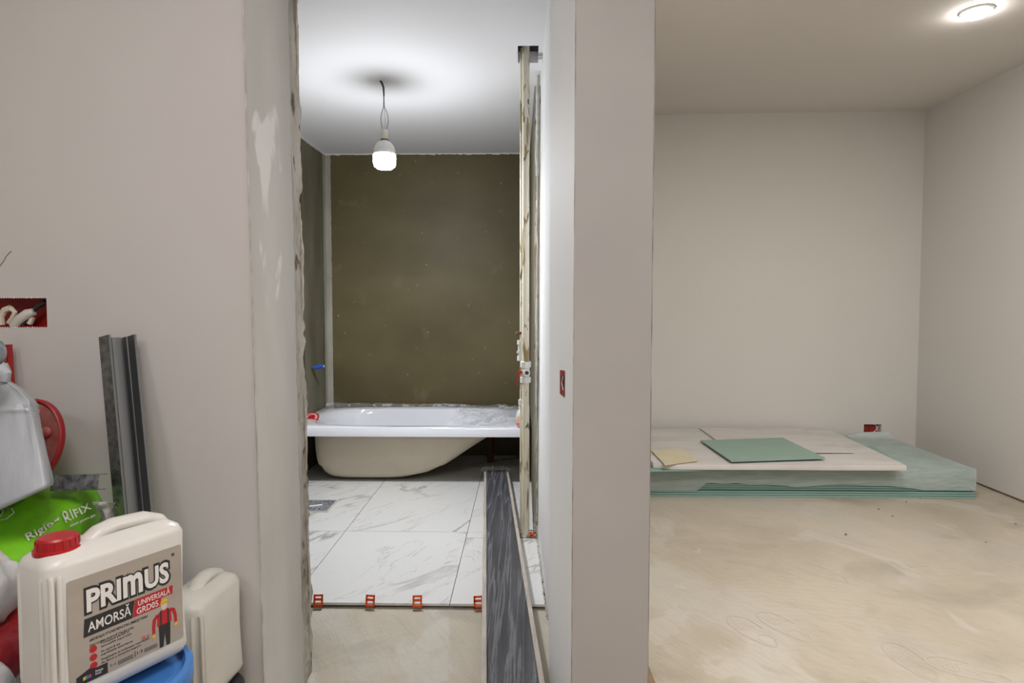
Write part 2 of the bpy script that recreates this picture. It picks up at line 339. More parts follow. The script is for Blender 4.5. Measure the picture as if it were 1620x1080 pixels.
# tiles of the bathroom, raised on adhesive above the screed
XA = -.277; XBj = -.88
tiles = []
def tile(x0, x1, y0, y1):
    gq = .0013
    m = MB(); m.box((x0+gq, y0+gq, -.010), (x1-gq, y1-gq, 0), bev=.0008)
    cx, cy = (x0+x1)/2, (y0+y1)/2
    m.v = [(a-cx, b-cy, c) for a, b, c in m.v]
    o = m.build('tile', M['marble'], floor); o.location = (cx, cy, 0); tiles.append(o)
for (y0, y1) in ((2.31, 3.05), (3.05, 4.25), (4.25, 4.61)):
    tile(XBj, XA, y0, y1); tile(XL+.002, XBj, y0, y1)
for (x0, x1, y0, y1) in ((XA, .082, 2.31, 2.975), (XA, -.03, 2.975, 3.05), (XA, .048, 3.05, 3.98), (XA, .04, 3.98, 4.61)): tile(x0, x1, y0, y1)
gb = MB(); gb.box((XL, 2.335, ZF), (.06, 4.61, -.0101)); gb.build('adhesive_bed', mat('grey_adhesive', (.23, .21, .18), .9, (.3, .28, .24), 30, .8, 60), floor)
# cable groove across the doorway screed (a thin joint)
# footprints in the skim: thin ridges
def footprint(cx, cy, ang, L=.27, flip=1, rows=4):
    m = MB(); T = Matrix.Translation((cx, cy, ZF)) @ Matrix.Rotation(ang, 4, 'Z')
    def out(t, s=1.0):
        a = 2*pi*t; y = sin(a)*L/2; wv = .046 + .012*sin(a) ; x = cos(a)*wv*s + flip*.010*sin(a*1)
        return Vector((x, y*s, 0))
    pts = [T @ (out(k/40) + Vector((0,0,.0006))) for k in range(36)]
    m.tube(pts, .0030, 5, flat=.35)
    for k in range(rows):
        yy = L*.10 + k*L*.055; hw = .036 - abs(k-rows/2)*.002
        m.tube([T @ Vector((x*hw, yy + .006*sin(x*4+k), .0004)) for x in (-1,-.5,0,.5,1)], .0024, 5, flat=.35)
    pts = [T @ Vector((cos(2*pi*k/20)*.026, -L*.30 + sin(2*pi*k/20)*.034, .0004)) for k in range(21)]
    m.tube(pts, .0012, 5, flat=.4)
    m.build('footprint', M['print'], floor)
for u, v, a, s in ((1190,998,.5,1),(1240,990,.35,-1),(1440,1045,.2,1),(1300,905,.7,1),(1482,903,1.6,1),(1530,1060,.9,-1)):
    p = PZ(u, v, ZF); footprint(p.x, p.y, a, L=.22, flip=s)
# --- ceilings
c = MB(); c.box((-3.2, -2.6, ZC), (3.6, 4.9, ZC+.1)); st(c.build('ceiling', M['ceil']))
hx0, hx1, hy0, hy1 = -.028, .062, 2.71, 2.90
c = MB()
for a, b in (((XL-.1, 1.90), (.30, hy0)), ((XL-.1, hy1), (.30, YB+.1)), ((XL-.1, hy0), (hx0, hy1)), ((hx1, hy0), (.30, hy1))):
    c.box((a[0], a[1], ZB), (b[0], b[1], ZB+.05))
bc = st(c.build('ceiling_bathroom', M['bceil']))
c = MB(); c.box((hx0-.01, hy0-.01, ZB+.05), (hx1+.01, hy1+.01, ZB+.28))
c.build('hole_shade_box', M['dark'], bc)  # black box above the hole: its shade is put into the colour
# --- hall wall left of the doorway, with rough reveal and a cut-out for the red box
b0 = P(-80, 471, FW); b1 = P(75, 518, FW)
HX0, HX1, HZ0, HZ1 = b0.x, b1.x, b1.z, b0.z
def lean(u0, u1, d):   # x at top and at floor for a vertical edge seen at pixel columns u0 (y=0) and u1 (y=1080)
    a = P(u0, 0, d); b = P(u1, 1080, d); s = (a.x-b.x)/(a.z-b.z); return b.x + s*(ZF-b.z), b.x + s*(ZC-b.z)
JL = lean(384, 418, FW); JB = lean(470, 494, 1.90)
def jx(z):  # x of the front corner of the reveal by height
    t = (z - ZF)/(ZC-ZF); return JL[0]*(1-t) + JL[1]*t
def jbx(z):
    t = (z - ZF)/(ZC-ZF); return JB[0]*(1-t) + JB[1]*t
zj = 2.07    # door head
m = MB()
def fquad(x0, x1, z0, z1):
    m.quad((x0, FW, z0), (x1, FW, z0), (x1, FW, z1), (x0, FW, z1))
fquad(-3.2, HX0, ZF, ZC); fquad(HX0, HX1, ZF, HZ0); fquad(HX0, HX1, HZ1, ZC)
NV = 140
zs = [ZF + (zj-ZF)*k/NV for k in range(NV+1)]
m.grid(lambda a, b: (HX1 + (jx(ZF+(ZC-ZF)*b)-HX1)*a + (.0012*nz((0,0,b*60)) if a == 1 else 0), FW, ZF+(ZC-ZF)*b), 1, 60)
# cut-out cheeks
m.quad((HX1, FW, HZ0), (HX1, FW+.06, HZ0), (HX1, FW+.06, HZ1), (HX1, FW, HZ1)); m.quad((HX0, FW, HZ0), (HX0, FW+.06, HZ0), (HX0, FW+.06, HZ1), (HX0, FW, HZ1))
m.quad((HX0, FW, HZ1), (HX1, FW, HZ1), (HX1, FW+.06, HZ1), (HX0, FW+.06, HZ1)); m.quad((HX0, FW, HZ0), (HX1, FW, HZ0), (HX1, FW+.06, HZ0), (HX0, FW+.06, HZ0))
m.quad((HX0, FW+.06, HZ0), (HX1, FW+.06, HZ0), (HX1, FW+.06, HZ1), (HX0, FW+.06, HZ1))
# reveal, smooth part then broken mortar edge
m.cur = 1
def rev(a, b):
    z = ZF + (ZC-ZF)*b; x = jx(z)*(1-a*.86) + jbx(z)*a*.86; y = FW + (1.90-FW)*a*.80
    return (x + .0015*nz((a*2, 0, z*5)) + (.0025*nz((0,3,z*25)) if a == 1 else 0), y, z)
m.grid(rev, 10, 200)
m.cur = 2
def rev2(a, b):
    z = ZF + (ZC-ZF)*b; x = (jx(z)*(.14) + jbx(z)*.86)*(1-a) + jbx(z)*a; y = FW + (1.90-FW)*(.80 + .20*a)
    k = sin(pi*min(a*1.0, 1))
    n1 = nz((a*4, 0, z*14), 1, 2); n2 = nz((a*9, 1, z*45), 1, 3)
    low = max(0, 1 - abs(z-.2)*1.5)
    dx = (.004*n1 + .0045*n2)*(.25+a) - .002*k + low*.003*n2
    return (x + (dx if a > 0 else .0025*nz((0,3,z*25))), y + (.008*n1 if a > .5 else 0), z)
m.grid(rev2, 7, 320)
m.cur = 3
m.quad((-3.2, 1.90, ZF), (jbx(ZF), 1.90, ZF), (jbx(ZC)-.0, 1.90, ZC), (-3.2, 1.90, ZC))
wl = st(m.build('wall_left', [M['wall'], M['reveal'], M['rough'], M['olive2']]))
# raised plaster lips along the broken edge and the thin bead at the front corner
m = MB()
m.tube([(jx(z)+.0005, FW-.0005+.0004*nz((0,0,z*30)), z) for z in [ZF+(ZC-ZF)*k/200 for k in range(201)]], .0022, 6)
m.build('corner_bead', mat('bead_plaster', (.42,.39,.36), .9, (.60,.575,.55), 60, stretch=(1,1,.3)), wl)
m = MB()
for (z0, z1, off) in ((1.05, 1.42, .0), (.62, .86, .004), (1.75, 2.05, 0), (.05, .5, 0)):
    pts = []; rs = []
    for k in range(40):
        t = k/39; z = z0 + (z1-z0)*t
        pts.append((jbx(z) + .004*sin(t*pi) + .003*nz((0, off*100, z*20)), 1.885 + .006*nz((5,0,z*9)), z)); rs.append(.0012 + .0042*sin(pi*t)*(.6+.5*nz((1,1,z*30))))
    m.tube(pts, rs, 7)
m.build('plaster_lip', mat('lip_plaster', (.50,.47,.41), .9, (.66,.63,.57), 30, .5, 80), wl)
# door head above the frame
m = MB(); m.box((-.72, FW, zj), (.14, 1.90, ZC)); st(m.build('wall_over_doorway', M['wall']))
# --- partition between doorway and room: plan polygon, bottom and top slightly different (out of plumb)
D = lean(911, 904, FW); E = lean(1037, 1025, FW); C_ = lean(872, 869, 1.87); A_ = lean(857, 849, 2.99)
sb = PZ(868, 992, ZF)
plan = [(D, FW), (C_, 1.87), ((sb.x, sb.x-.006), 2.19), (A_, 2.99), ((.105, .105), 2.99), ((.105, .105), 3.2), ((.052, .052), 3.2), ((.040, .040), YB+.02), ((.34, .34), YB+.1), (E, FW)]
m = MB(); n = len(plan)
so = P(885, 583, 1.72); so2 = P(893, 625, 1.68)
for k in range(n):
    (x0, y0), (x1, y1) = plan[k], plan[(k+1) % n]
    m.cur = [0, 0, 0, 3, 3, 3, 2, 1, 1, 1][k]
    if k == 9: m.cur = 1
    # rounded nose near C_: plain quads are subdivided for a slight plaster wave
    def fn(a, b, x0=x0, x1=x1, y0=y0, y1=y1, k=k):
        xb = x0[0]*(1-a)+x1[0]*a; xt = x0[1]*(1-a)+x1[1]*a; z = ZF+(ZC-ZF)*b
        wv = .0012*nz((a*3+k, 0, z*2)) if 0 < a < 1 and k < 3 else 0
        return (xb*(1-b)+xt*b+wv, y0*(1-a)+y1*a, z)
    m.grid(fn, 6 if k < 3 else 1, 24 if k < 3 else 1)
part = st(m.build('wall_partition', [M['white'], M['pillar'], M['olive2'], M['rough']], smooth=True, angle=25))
# chipped plaster down the edges of the front face, and along the base of the white side
m = MB()
for (xx, sgn) in ((D, -1), (E, 1)):
    m.tube([(xx[0]*(1-k/120)+xx[1]*k/120, FW+.0005, ZF+(ZC-ZF)*k/120) for k in range(121)], [.0011+.0007*nz((k*.7, sgn, 0)) for k in range(121)], 6)
m.build('corner_bead', mat('pillar_bead', (.22,.19,.17), .9, (.52,.49,.47), 30, stretch=(1,1,.3)), part)
m = MB()
for k in range(46):
    t = k/45; y = 2.2 + (2.97-2.2)*t; x = sb.x*(1-t) + A_[0]*t
    r = .004 + .004*abs(nz((k*1.3, 0, 0)))
    m.lathe([(0, 0), (r, .002), (r*.6, r*1.5), (0, r*2)], (x-.004+.004*nz((k*2.1,5,0)), y, -.001), 6)
tag(m.build('plaster_crumbs', M['rough'], part), kind='stuff')
# vertical lumps of mortar and foam in the pipe recess
m = MB()
for j, (x, y, z0, z1, r) in enumerate(((.070, 3.10, .03, 1.62, .009), (.066, 3.06, .5, 2.17, .006))):
    pts = []; rs = []
    for k in range(90):
        z = z0+(z1-z0)*k/89
        pts.append((x+.006*nz((j,0,z*9)), y+.01*nz((j,4,z*6)), z)); rs.append(r*(1+.7*nz((j,8,z*22))))
    m.tube(pts, rs, 7)
tag(m.build('mortar_ridge', M['rough'], part), 'ragged mortar ridge')
m = MB(); m.tube([(.064+.003*nz((0,0,z*8)), 3.02, z) for z in [1.72+.47*k/20 for k in range(21)]], [.009+.004*nz((2,0,k*.7)) for k in range(21)], 8)
tag(m.build('pale_foam', mat('pale_foam', (.5,.5,.46), .8, (.65,.65,.62), 30, .6, 60), part), 'pale sealing foam')
m = MB(); m.tube([(.062+.002*nz((0,3,z*8)), 3.03, z) for z in [.62+.52*k/20 for k in range(21)]], [.006+.002*nz((2,3,k*.7)) for k in range(21)], 8)
m.build('pale_foam', bpy.data.materials['pale_foam'], part)
# --- bathroom walls
m = MB(); m.box((XL-.1, YB, ZF), (.06, YB+.1, ZC)); wb = st(m.build('wall_bathroom_back', M['olive']))
m = MB(); m.box((XL-.1, 1.90, ZF), (XL, YB+.1, ZC)); wbl = st(m.build('wall_bathroom_left', M['olive2']))
m = MB()
m.grid(lambda a, b: (XL+.001+.042*a + (.004*nz((a*3,0,b*60)) if a > .9 else 0), YB-.002-.0015*sin(a*pi), ZF+(ZB-ZF)*b), 3, 120)
m.grid(lambda a, b: (XL+.002, YB-.001-.055*a - (.008*nz((a*3,4,b*50)) if a > .9 else 0), ZF+(ZB-ZF)*b), 3, 120)
m.build('corner_tape', M['tape'], wb)
m = MB()  # bright unpainted line where wall meets ceiling
m.grid(lambda a, b: (XL + (.04-XL)*a, YB-.004, ZB - (.008+.010*abs(nz((a*22,0,0)))+.006*nz((a*70,3,0)) if b == 0 else 0)), 160, 1)
m.grid(lambda a, b: (XL+.003, 1.9+(YB-1.9)*a, ZB - (.012+.010*abs(nz((a*32,0,7))) if b == 0 else 0)), 100, 1)
m.build('ceiling_joint', mat('joint_filler', (.66,.65,.60), .8), wb)
# --- right-hand room
yl, yr = 4.71, 4.63
XR = 2.86
s0 = P(1367, 671, 4.64); s1 = P(1394, 684.5, 4.64)
def wy(x): return yl + (yr-yl)*(x-.3)/(XR-.3)
m = MB()
def bq(x0, x1, z0, z1, dy=0): m.quad((x0, wy(x0)+dy, z0), (x1, wy(x1)+dy, z0), (x1, wy(x1)+dy, z1), (x0, wy(x0)+dy, z1))
bq(.3, s0.x, ZF, ZC); bq(s0.x, s1.x, ZF, s1.z); bq(s0.x, s1.x, s0.z, ZC); bq(s1.x, XR+.05, ZF, ZC); bq(s0.x, s1.x, s1.z, s0.z, .06)
for x in (s0.x, s1.x): m.quad((x, wy(x), s1.z), (x, wy(x)+.06, s1.z), (x, wy(x)+.06, s0.z), (x, wy(x), s0.z))
for z in (s0.z, s1.z): m.quad((s0.x, wy(s0.x), z), (s1.x, wy(s1.x), z), (s1.x, wy(s1.x)+.06, z), (s0.x, wy(s0.x)+.06, z))
st(m.build('wall_back', M['wall_room']))
m = MB(); m.box((XR, -2.6, ZF+.012), (XR+.1, 4.8, ZC)); wr = st(m.build('wall_right', M['wall_room']))
m = MB()
for k in range(60):
    y = 1.5+3.1*k/59
    m.box((XR+.006, y, ZF), (XR+.05, y+.055, ZF+.0125))
tag(m.build('wall_foot_gap', M['dirt'], wr), kind='stuff')
m = MB(); m.tube([(XR+.002+.003*nz((0,0,y*9)), y, ZF+.004+.003*nz((4,0,y*14))) for y in [1.5+3.1*k/120 for k in range(121)]], .0035, 6)
m.build('dirt_line', M['dirt'], wr)
# hall behind the camera
m = MB(); m.box((-3.3, -2.7, ZF), (3.6, -2.6, ZC)); st(m.build('wall_behind', M['wall']))
m = MB(); m.box((-3.3, -2.7, ZF), (-3.2, 4.9, ZC)); st(m.build('wall_hall_side', M['wall']))
# brown timber strip at the foot of the partition, room side
q0 = PZ(1022, 1052, ZF); q1 = PZ(1034, 1082, ZF)
m = MB(); dr = (q1-q0).normalized()
m.prism([(q0.x-.03, q0.y), (q0.x, q0.y), (q1.x + dr.x*.4, q1.y+dr.y*.4), (q1.x+dr.x*.4-.07, q1.y+dr.y*.4)], ZF, ZF+.018)
tag(m.build('timber_strip', M['tapered']), 'short brown timber strip on the floor at the right foot of the pillar', 'timber')
# ================================================================== BATHROOM THINGS
# --- bathtub
ty0, ty1 = 3.78, 4.55; tx0, tx1 = XL+.008, .034; zt = .370; zb = .313
tub = empty('bathtub', ((tx0+tx1)/2, ty0, 0), label='white bathtub with unpainted beige underside standing on the marble tiles', cat='bathtub')
tub_l = Vector(tub.location)
def tl(p): return Vector(p) - tub_l
N = 48
def sring(x0, x1, y0, y1, z, p=2.6, n=N):
    r = []
    for k in range(n):
        a = 2*pi*k/n; c_, s_ = cos(a), sin(a)
        r.append(tl(((x0+x1)/2 + (x1-x0)/2*math.copysign(abs(c_)**(2/p), c_), (y0+y1)/2 + (y1-y0)/2*math.copysign(abs(s_)**(2/p), s_), z)))
    return r
ix0, ix1, iy0, iy1 = tx0+.085, -.10, ty0+.075, ty1-.07
m = MB()
R1 = [sring(tx0, tx1, ty0, ty1, zb, 40), sring(tx0, tx1, ty0, ty1, zt-.006, 40), sring(tx0+.005, tx1-.005, ty0+.005, ty1-.005, zt, 40),
      sring(ix0-.02, ix1+.02, iy0-.018, iy1+.018, zt, 4), sring(ix0, ix1, iy0, iy1, zt-.006, 3.2),
      sring(ix0+.052, ix1-.12, iy0+.012, iy1-.012, zt-.05, 3.0), sring(ix0+.07, ix1-.30, iy0+.03, iy1-.03, zt-.16, 3.0),
      sring(ix0+.10, ix1-.44, iy0+.07, iy1-.05, zt-.27, 3.0), sring(ix0+.17, ix1-.52, iy0+.15, iy1-.12, zt-.318, 3.0), sring(ix0+.3, ix1-.62, iy0+.25, iy1-.2, zt-.328, 2.5)]
m.rings(R1, cap0=False, cap1=True)
rim = m.build('basin', M['tub_in'], tub, smooth=True, angle=50)
m = MB()
def bx(u, d): return P(u, 700, d).x
prof = [ # z, x0, x1, y0 offset
 (zb+.02, bx(494, 3.81), bx(784, 3.81), .030), (.27, bx(495, 3.815), bx(757, 3.815), .040), (.20, bx(496.5, 3.83), bx(732, 3.83), .055),
 (.14, bx(499, 3.85), bx(712, 3.85), .075), (.09, bx(503, 3.87), bx(695, 3.87), .095), (.050, bx(509, 3.89), bx(676, 3.89), .12),
 (.022, bx(519, 3.92), bx(650, 3.92), .15), (.008, bx(531, 3.95), bx(625, 3.95), .19), (.0015, bx(545, 3.98), bx(600, 4.0), .23)]
dense = []
for i in range(len(prof)-1):
    for k in range(4):
        t = k/4; dense.append([a*(1-t)+b*t for a, b in zip(prof[i], prof[i+1])])
dense.append(prof[-1])
rr = []
for z, x0, x1, o_ in dense: rr.append(sring(x0-.035, x1+.010+.10*z, ty0+o_, ty1-o_*.8, z, 6 if z > .1 else 4.5))
m.rings(rr, cap0=False)
tag(m.build('underside', M['tub_out'], tub, smooth=True, angle=60), 'beige unpainted underside')
m = MB()
m.tube([tl(p) for p in [(-.235, 4.42, .26), (-.235, 4.42, .002)]], .024, 14); tag(m.build('waste_pipe', M['rust'], tub, smooth=True), 'rust-brown waste pipe')
m = MB(); m.lathe([(0,0),(.03,0),(.03,.004),(0,.006)], tuple(tl((-.70, 4.16, zt-.336))), 20); m.build('plughole', M['galv'], tub)
# protective film over the right end and along the back of the tub
m = MB()
def filmf(a, b):
    x = -.46 + .49*a; y = ty0-.002 + (ty1+.03-ty0)*b
    zz = zt+.003
    dip = max(0, 1-((x+.26)/.20)**2)*max(0, 1-((y-4.17)/.33)**2)
    zz -= .02*dip
    w_ = abs(nz((x*7+y*3, y*4-x*2, 0), 1, 4))*.055 + abs(nz((x*20-y*8, y*9, 0), 1, 5))*.020
    return (x + .02*nz((y*5,0,a)), y, zz + w_*min(1, 4*b*(1.02-b)+.2))
m.grid(filmf, 70, 60)
def filmb(a, b):
    x = tx0 + (-.42-tx0)*a; n_ = abs(nz((x*5,0,0),1,6))*.016+.007
    return (x, ty1-.012 + .07*b, zt+.002 + n_*sin(b*pi)*1.3 + .006*b + .012*b*max(0, 1-a*6))
m.grid(filmb, 90, 5)
tag(m.build('protective_film', M['film'], smooth=True, angle=80), 'crumpled clear protective film over the right end and back edge of the bathtub', 'film')
# red printed sticker on the left end of the rim (film print)
sp = PZ(489.5, 661, zt+.004)
stk = empty('sticker', (sp.x, sp.y, zt+.0045), label='round red printed sticker on the left end of the bathtub rim', cat='sticker')
stk.rotation_euler = (radians(25), 0, 0)
m = MB(); m.lathe([(0, 0), (.062, 0), (.062, .0012), (0, .0012)], n=30); m.build('sticker_disc', M['redcap'], stk)
m = MB()
m.tube([(.048*cos(a), .048*sin(a), .0016) for a in [2*pi*k/30 for k in range(31)]], .003, 5, flat=.3)
m.tube([(.028*cos(a)+.012, .028*sin(a)+.01, .0016) for a in [-.6+4.2*k/20 for k in range(21)]], .005, 5, flat=.3)
m.tube([(.03*cos(a)-.014, .024*sin(a)-.02, .0016) for a in [2.0+3.6*k/20 for k in range(21)]], .004, 5, flat=.3)
m.build('printed_mark', mat('pink_print', (.75,.42,.42), .5), stk)
# bottle on the tub rim by the pipes
bp_ = PZ(823.5, 674, zt+.006)
bot = empty('cleaner_bottle', (bp_.x, bp_.y, zt+.006), label='small white bottle with orange label on the bathtub rim behind the pipes', cat='bottle')
m = MB(); m.lathe([(0,0),(.023,0),(.026,.004),(.026,.075),(.022,.09),(.011,.102),(.010,.108),(0,.108)], n=20); m.build('bottle_body', M['pvc'], bot, smooth=True)
m = MB(); m.lathe([(0,.108),(.012,.108),(.012,.122),(.006,.124),(.005,.145),(0,.146)], n=16); m.build('nozzle', M['pvc'], bot, smooth=True)
m = MB(); m.lathe([(.0264,.030),(.0268,.030),(.0268,.066),(.0264,.066)], n=20); m.build('orange_label', mat('orange_label', (.75,.36,.16), .5, (.8,.7,.6), 30), bot, smooth=True)
m = MB(); m.lathe([(.0264,.008),(.0268,.008),(.0268,.024),(.0264,.024)], n=20); m.build('red_label', mat('pale_red_label', (.72,.16,.14), .5), bot, smooth=True)
# blue plugged water outlet on the left wall
op = P(493, 581, 4.27)
blu = empty('water_outlet', (XL, 4.27, op.z), label='blue plug on a water outlet sticking out of the left bathroom wall', cat='plug')
m = MB(); m.tube([(0,0,0),(.03,0,0),(.031,0,0)], [.013,.013,.011], 12); m.build('outlet_stub', M['galv'], blu)
m = MB(); m.tube([(.025,0,.0),(.05,0,.004),(.085,0,.008)], [.016,.015,.013], 14); m.build('plug', M['bluecap'], blu, smooth=True)
m = MB(); m.tube([(.0852,0,.008),(.088,0,.0083)], .008, 12); m.build('plug_core', M['pvc'], blu)
# floor drain
dx0, dx1, dy0, dy1 = -1.27, -1.052, 3.325, 3.53
dr_ = empty('floor_drain', ((dx0+dx1)/2, (dy0+dy1)/2, 0), label='square grey patterned floor drain set in the marble tiles', cat='drain')
m = MB(); hw, hh = (dx1-dx0)/2, (dy1-dy0)/2; t_ = .009
for a, b in (((-hw,-hh),(hw,-hh+t_)), ((-hw,hh-t_),(hw,hh)), ((-hw,-hh+t_),(-hw+t_,hh-t_)), ((hw-t_,-hh+t_),(hw,hh-t_))): m.box((*a, 0), (*b, .005))
m.build('frame', mat('cream_frame', (.62,.56,.45), .5), dr_)
m = MB(); m.box((-hw+t_, -hh+t_, 0), (hw-t_, hh-t_, .003)); m.build('grate', M['drain'], dr_)
m = MB()
random.seed(5)
for k in range(26):
    x, y = random.uniform(-hw+.02, hw-.02), random.uniform(-hh+.02, hh-.02)
    m.lathe([(0,0),(.005,0),(.005,.0008),(0,.0008)], (x, y, .003), 8)
tag(m.build('slot', M['dark'], dr_), kind='stuff')
m = MB(); m.box((-.035,-.012,.003), (.035,.012,.0042), Matrix.Rotation(.5,4,'Z') @ Matrix.Translation((.01,-.005,0))); m.build('sticker', M['pvc'], dr_)
# tile levelling clips
def clip_proto():
    root = empty('levelling_clip')
    m = MB(); w_, h_ = .0175, .044
    def fr(x0, x1, z0, z1): m.box((x0, -.002, z0), (x1, .002, z1))
    fr(-w_, -w_+.0065, 0, h_); fr(w_-.0065, w_, 0, h_); fr(-w_, w_, h_-.007, h_); fr(-w_, w_, .022, .031); fr(-w_, w_, 0, .006)
    m.build('clip_frame', M['orange'], root)
    m = MB(); m.box((-w_+.005, -.003, .002), (w_-.005, .001, .008)); m.box((-w_+.006,-.006,.004),(w_-.006,-.002,.006)); m.build('wedge_tooth', M['orange'], root)
    m = MB(); m.box((-.016, -.010, -.006), (.016, .012, -.0045)); m.build('base_plate', mat('clear_base', (.6,.5,.42), .3, alpha=.6), root)
    return root
proto = clip_proto()
def dup(root, loc, rot, label, group):
    r = root.copy(); COL.objects.link(r); r.location = loc; r.rotation_euler = rot; r['label'] = label; r['group'] = group
    for ch in list(root.children):
        c2 = ch.copy(); COL.objects.link(c2); c2.parent = r
    return r
cl = [(503, 'beside the left door reveal'), (585, 'second from the left door reveal'), (660, 'third from the left door reveal'), (757, 'against the wrapped board bundle')]
for k, (u, lab) in enumerate(cl):
    x = P(u, 966, 2.30).x; lb = 'orange tile levelling clip on the front tile edge, ' + lab
    rot = (radians(-14), 0, radians((3, -6, 4, 8)[k]))
    if k == 0: proto.location = (x, 2.300, -.012); proto.rotation_euler = rot; proto['label'] = lb; proto['category'] = 'clip'; proto['group'] = 'orange tile levelling clips'
    else: dup(proto, (x, 2.300, -.012), rot, lb, 'orange tile levelling clips')
r5 = dup(proto, (.045, 3.012, -.010), (radians(-78), 0, .5), 'orange tile levelling clip lying flat in the tile gap at the foot of the pipes', 'orange tile levelling clips')
# pendant bulb
hp = PZ(603, 128, ZB)
lamp = empty('pendant_bulb', (hp.x, hp.y, ZB), label='lit white bulb in an ivory holder hanging by bare wires from the bathroom ceiling', cat='lamp')
L0 = -.235
for dx, dy, bow, mt in ((-.006, 0, -.010, M['cable']), (.002, .002, .004, M['wire_white']), (.010, 0, .013, mat('blue_grey_wire', (.12,.14,.25), .5))):
    m = MB(); pts = []
    for k in range(24):
        t = k/23
        pts.append((.012*min(1, t*5) + dx*t + bow*max(0, sin((t-.55)*pi/.45)) if t > .55 else .012*min(1, t*5)+dx*t*.4, dy, L0*t))
    m.tube(pts, .0016, 6); m.build('wire', mt, lamp, smooth=True)
m = MB(); m.tube([(-.004,0,.003),(.004,0,-.012),(.011,0,-.03),(.013,0,-.075)], [.005,.0055,.005,.0035], 8); tag(m.build('insulation_sleeve', M['black'], lamp, smooth=True), 'black insulation sleeve')
m = MB(); m.lathe([(0,0),(.017,0),(.018,-.004),(.019,-.045),(.0,-.045)], (.013,0,L0), 20); m.build('holder', M['wire_white'], lamp, smooth=True)
m = MB(); m.lathe([(0,-.045),(.0185,-.045),(.0185,-.050),(0,-.050)], (.013,0,L0), 20); m.build('screw_cap', M['galv'], lamp)
m = MB(); m.lathe([(.014,-.050),(.017,-.054),(.033,-.062),(.045,-.076),(.052,-.096),(.053,-.118),(.053,-.1195),(.0,-.1195)], (.013,0,L0), 32); m.build('heat_sink', M['pvc'], lamp, smooth=True)
area('bulb_light', (hp.x+.013, hp.y, ZB+L0-.196), .09, 14, (.93, .96, 1))
m = MB(); m.lathe([(.0,-.120),(.053,-.120),(.0545,-.124),(.0545,-.158),(.050,-.176),(.036,-.187),(.0,-.190)], (.013,0,L0), 32); tag(m.build('diffuser', M['bulb_on'], lamp, smooth=True), 'glowing diffuser')
# risers in the recess
def pipe_pt(u, v, z, y): return None
yb_, yt_ = 3.0, 2.83
pz0, pz1 = .002, ZB+.12
def ppos(z, off=0): t = z/ZB; y = yb_*(1-t)+yt_*t; return y
PXR = (831.5-829)/1000
riser = empty('riser_pipe', (PXR*3+.004, 3.0, 0), label='thick cream riser pipe with peeling rusty paint and a red-handled valve', cat='pipe')
rl = Vector(riser.location)
def rp(z): t = z/ZB; return Vector((P(831.5+1.5*t*0, 500, ppos(z)).x, ppos(z), z)) - rl
vz = P(831, 588, 2.95).z
m = MB(); m.tube([rp(z) for z in (pz0, .3, .6, vz-.035)], .0165, 16); m.tube([rp(.0), rp(.006)], .022, 16)
zj2 = P(831, 640, 2.96).z
m.tube([rp(pz0), rp(zj2)], .0185, 16); m.build('lower_pipe', M['pipe'], riser, smooth=True)
m = MB(); m.tube([rp(vz+.035), rp(1.3), rp(1.8), rp(pz1)], .0165, 16); m.build('upper_pipe', M['pipe'], riser, smooth=True)
m = MB()
m.tube([rp(vz-.048), rp(vz-.024)], .025, 8); m.tube([rp(vz+.024), rp(vz+.050)], .025, 8); m.tube([rp(vz-.026), rp(vz+.026)], .019, 16)
c0 = rp(vz); m.tube([c0 + Vector((.004,0,0)), c0 + Vector((.006,-.032,0))], .016, 14)
m.build('valve_body', M['pvc'], riser, smooth=True)
m = MB(); m.tube([c0 + Vector((.006,-.032,0)), c0 + Vector((.006,-.0335,0))], .009, 14); tag(m.build('port', M['rust'], riser), 'dark brass port')
m = MB()
m.tube([c0+Vector((-.018,-.008,0)), c0+Vector((-.030,-.012,.002))], .008, 10)
m.tube([c0+Vector((-.026,-.012,.006)), c0+Vector((-.034,-.014,-.008)), c0+Vector((-.040,-.014,-.035)), c0+Vector((-.038,-.014,-.062))], [.007,.006,.0045,.004], 8, flat=.6)
m.build('lever', M['redcap'], riser, smooth=True)
# thin pipe behind
r2 = empty('thin_riser_pipe', (-.012, 3.10, 0), label='thinner cream pipe standing just left of and behind the thick riser, with white fittings', cat='pipe')
def q(z): t = z/ZB; y = 3.09*(1-t)+2.87*t; return Vector((P(825.5, 500, y).x, y, z)) - Vector((-.012, 3.10, 0))
m = MB(); m.tube([q(.002), q(1.0), q(ZB+.1)], .0095, 12); m.build('pipe_run', M['pipe'], r2, smooth=True)
f0 = P(825, 540, 3.03).z; f1 = P(825, 568, 3.03).z
m = MB(); off = Vector((-.006,-.004,0))
m.tube([q(f0)+off+Vector((0,0,-.012)), q(f0)+off+Vector((0,0,.008))], .0165, 10); m.tube([q(f1)+off+Vector((0,0,-.004)), q(f1)+off+Vector((0,0,.018))], .0165, 10); m.tube([q(f1)+off, q(f0)+off], .012, 12)
m.lathe([(0,0),(.006,0),(.006,.012),(0,.012)], tuple(q((f0+f1)/2)+Vector((-.018,-.005,-.012))), 8)
m.build('coupling', M['pvc'], r2, smooth=True)
f2 = P(825, 528, 3.02).z
m = MB(); m.tube([q(f2)+Vector((-.002,-.006,.006)), q(f2)+Vector((-.016,-.008,.006)), q(f2)+Vector((-.030,-.008,-.003))], [.006,.007,.004], 8); m.build('tap_lever', M['rust'], r2, smooth=True)
f3 = P(824, 635, 3.05).z
m = MB(); m.tube([q(f3)+Vector((-.004,-.004,-.012)), q(f3)+Vector((-.004,-.004,.014))], .012, 8); m.build('collar', M['pvc'], r2, smooth=True)
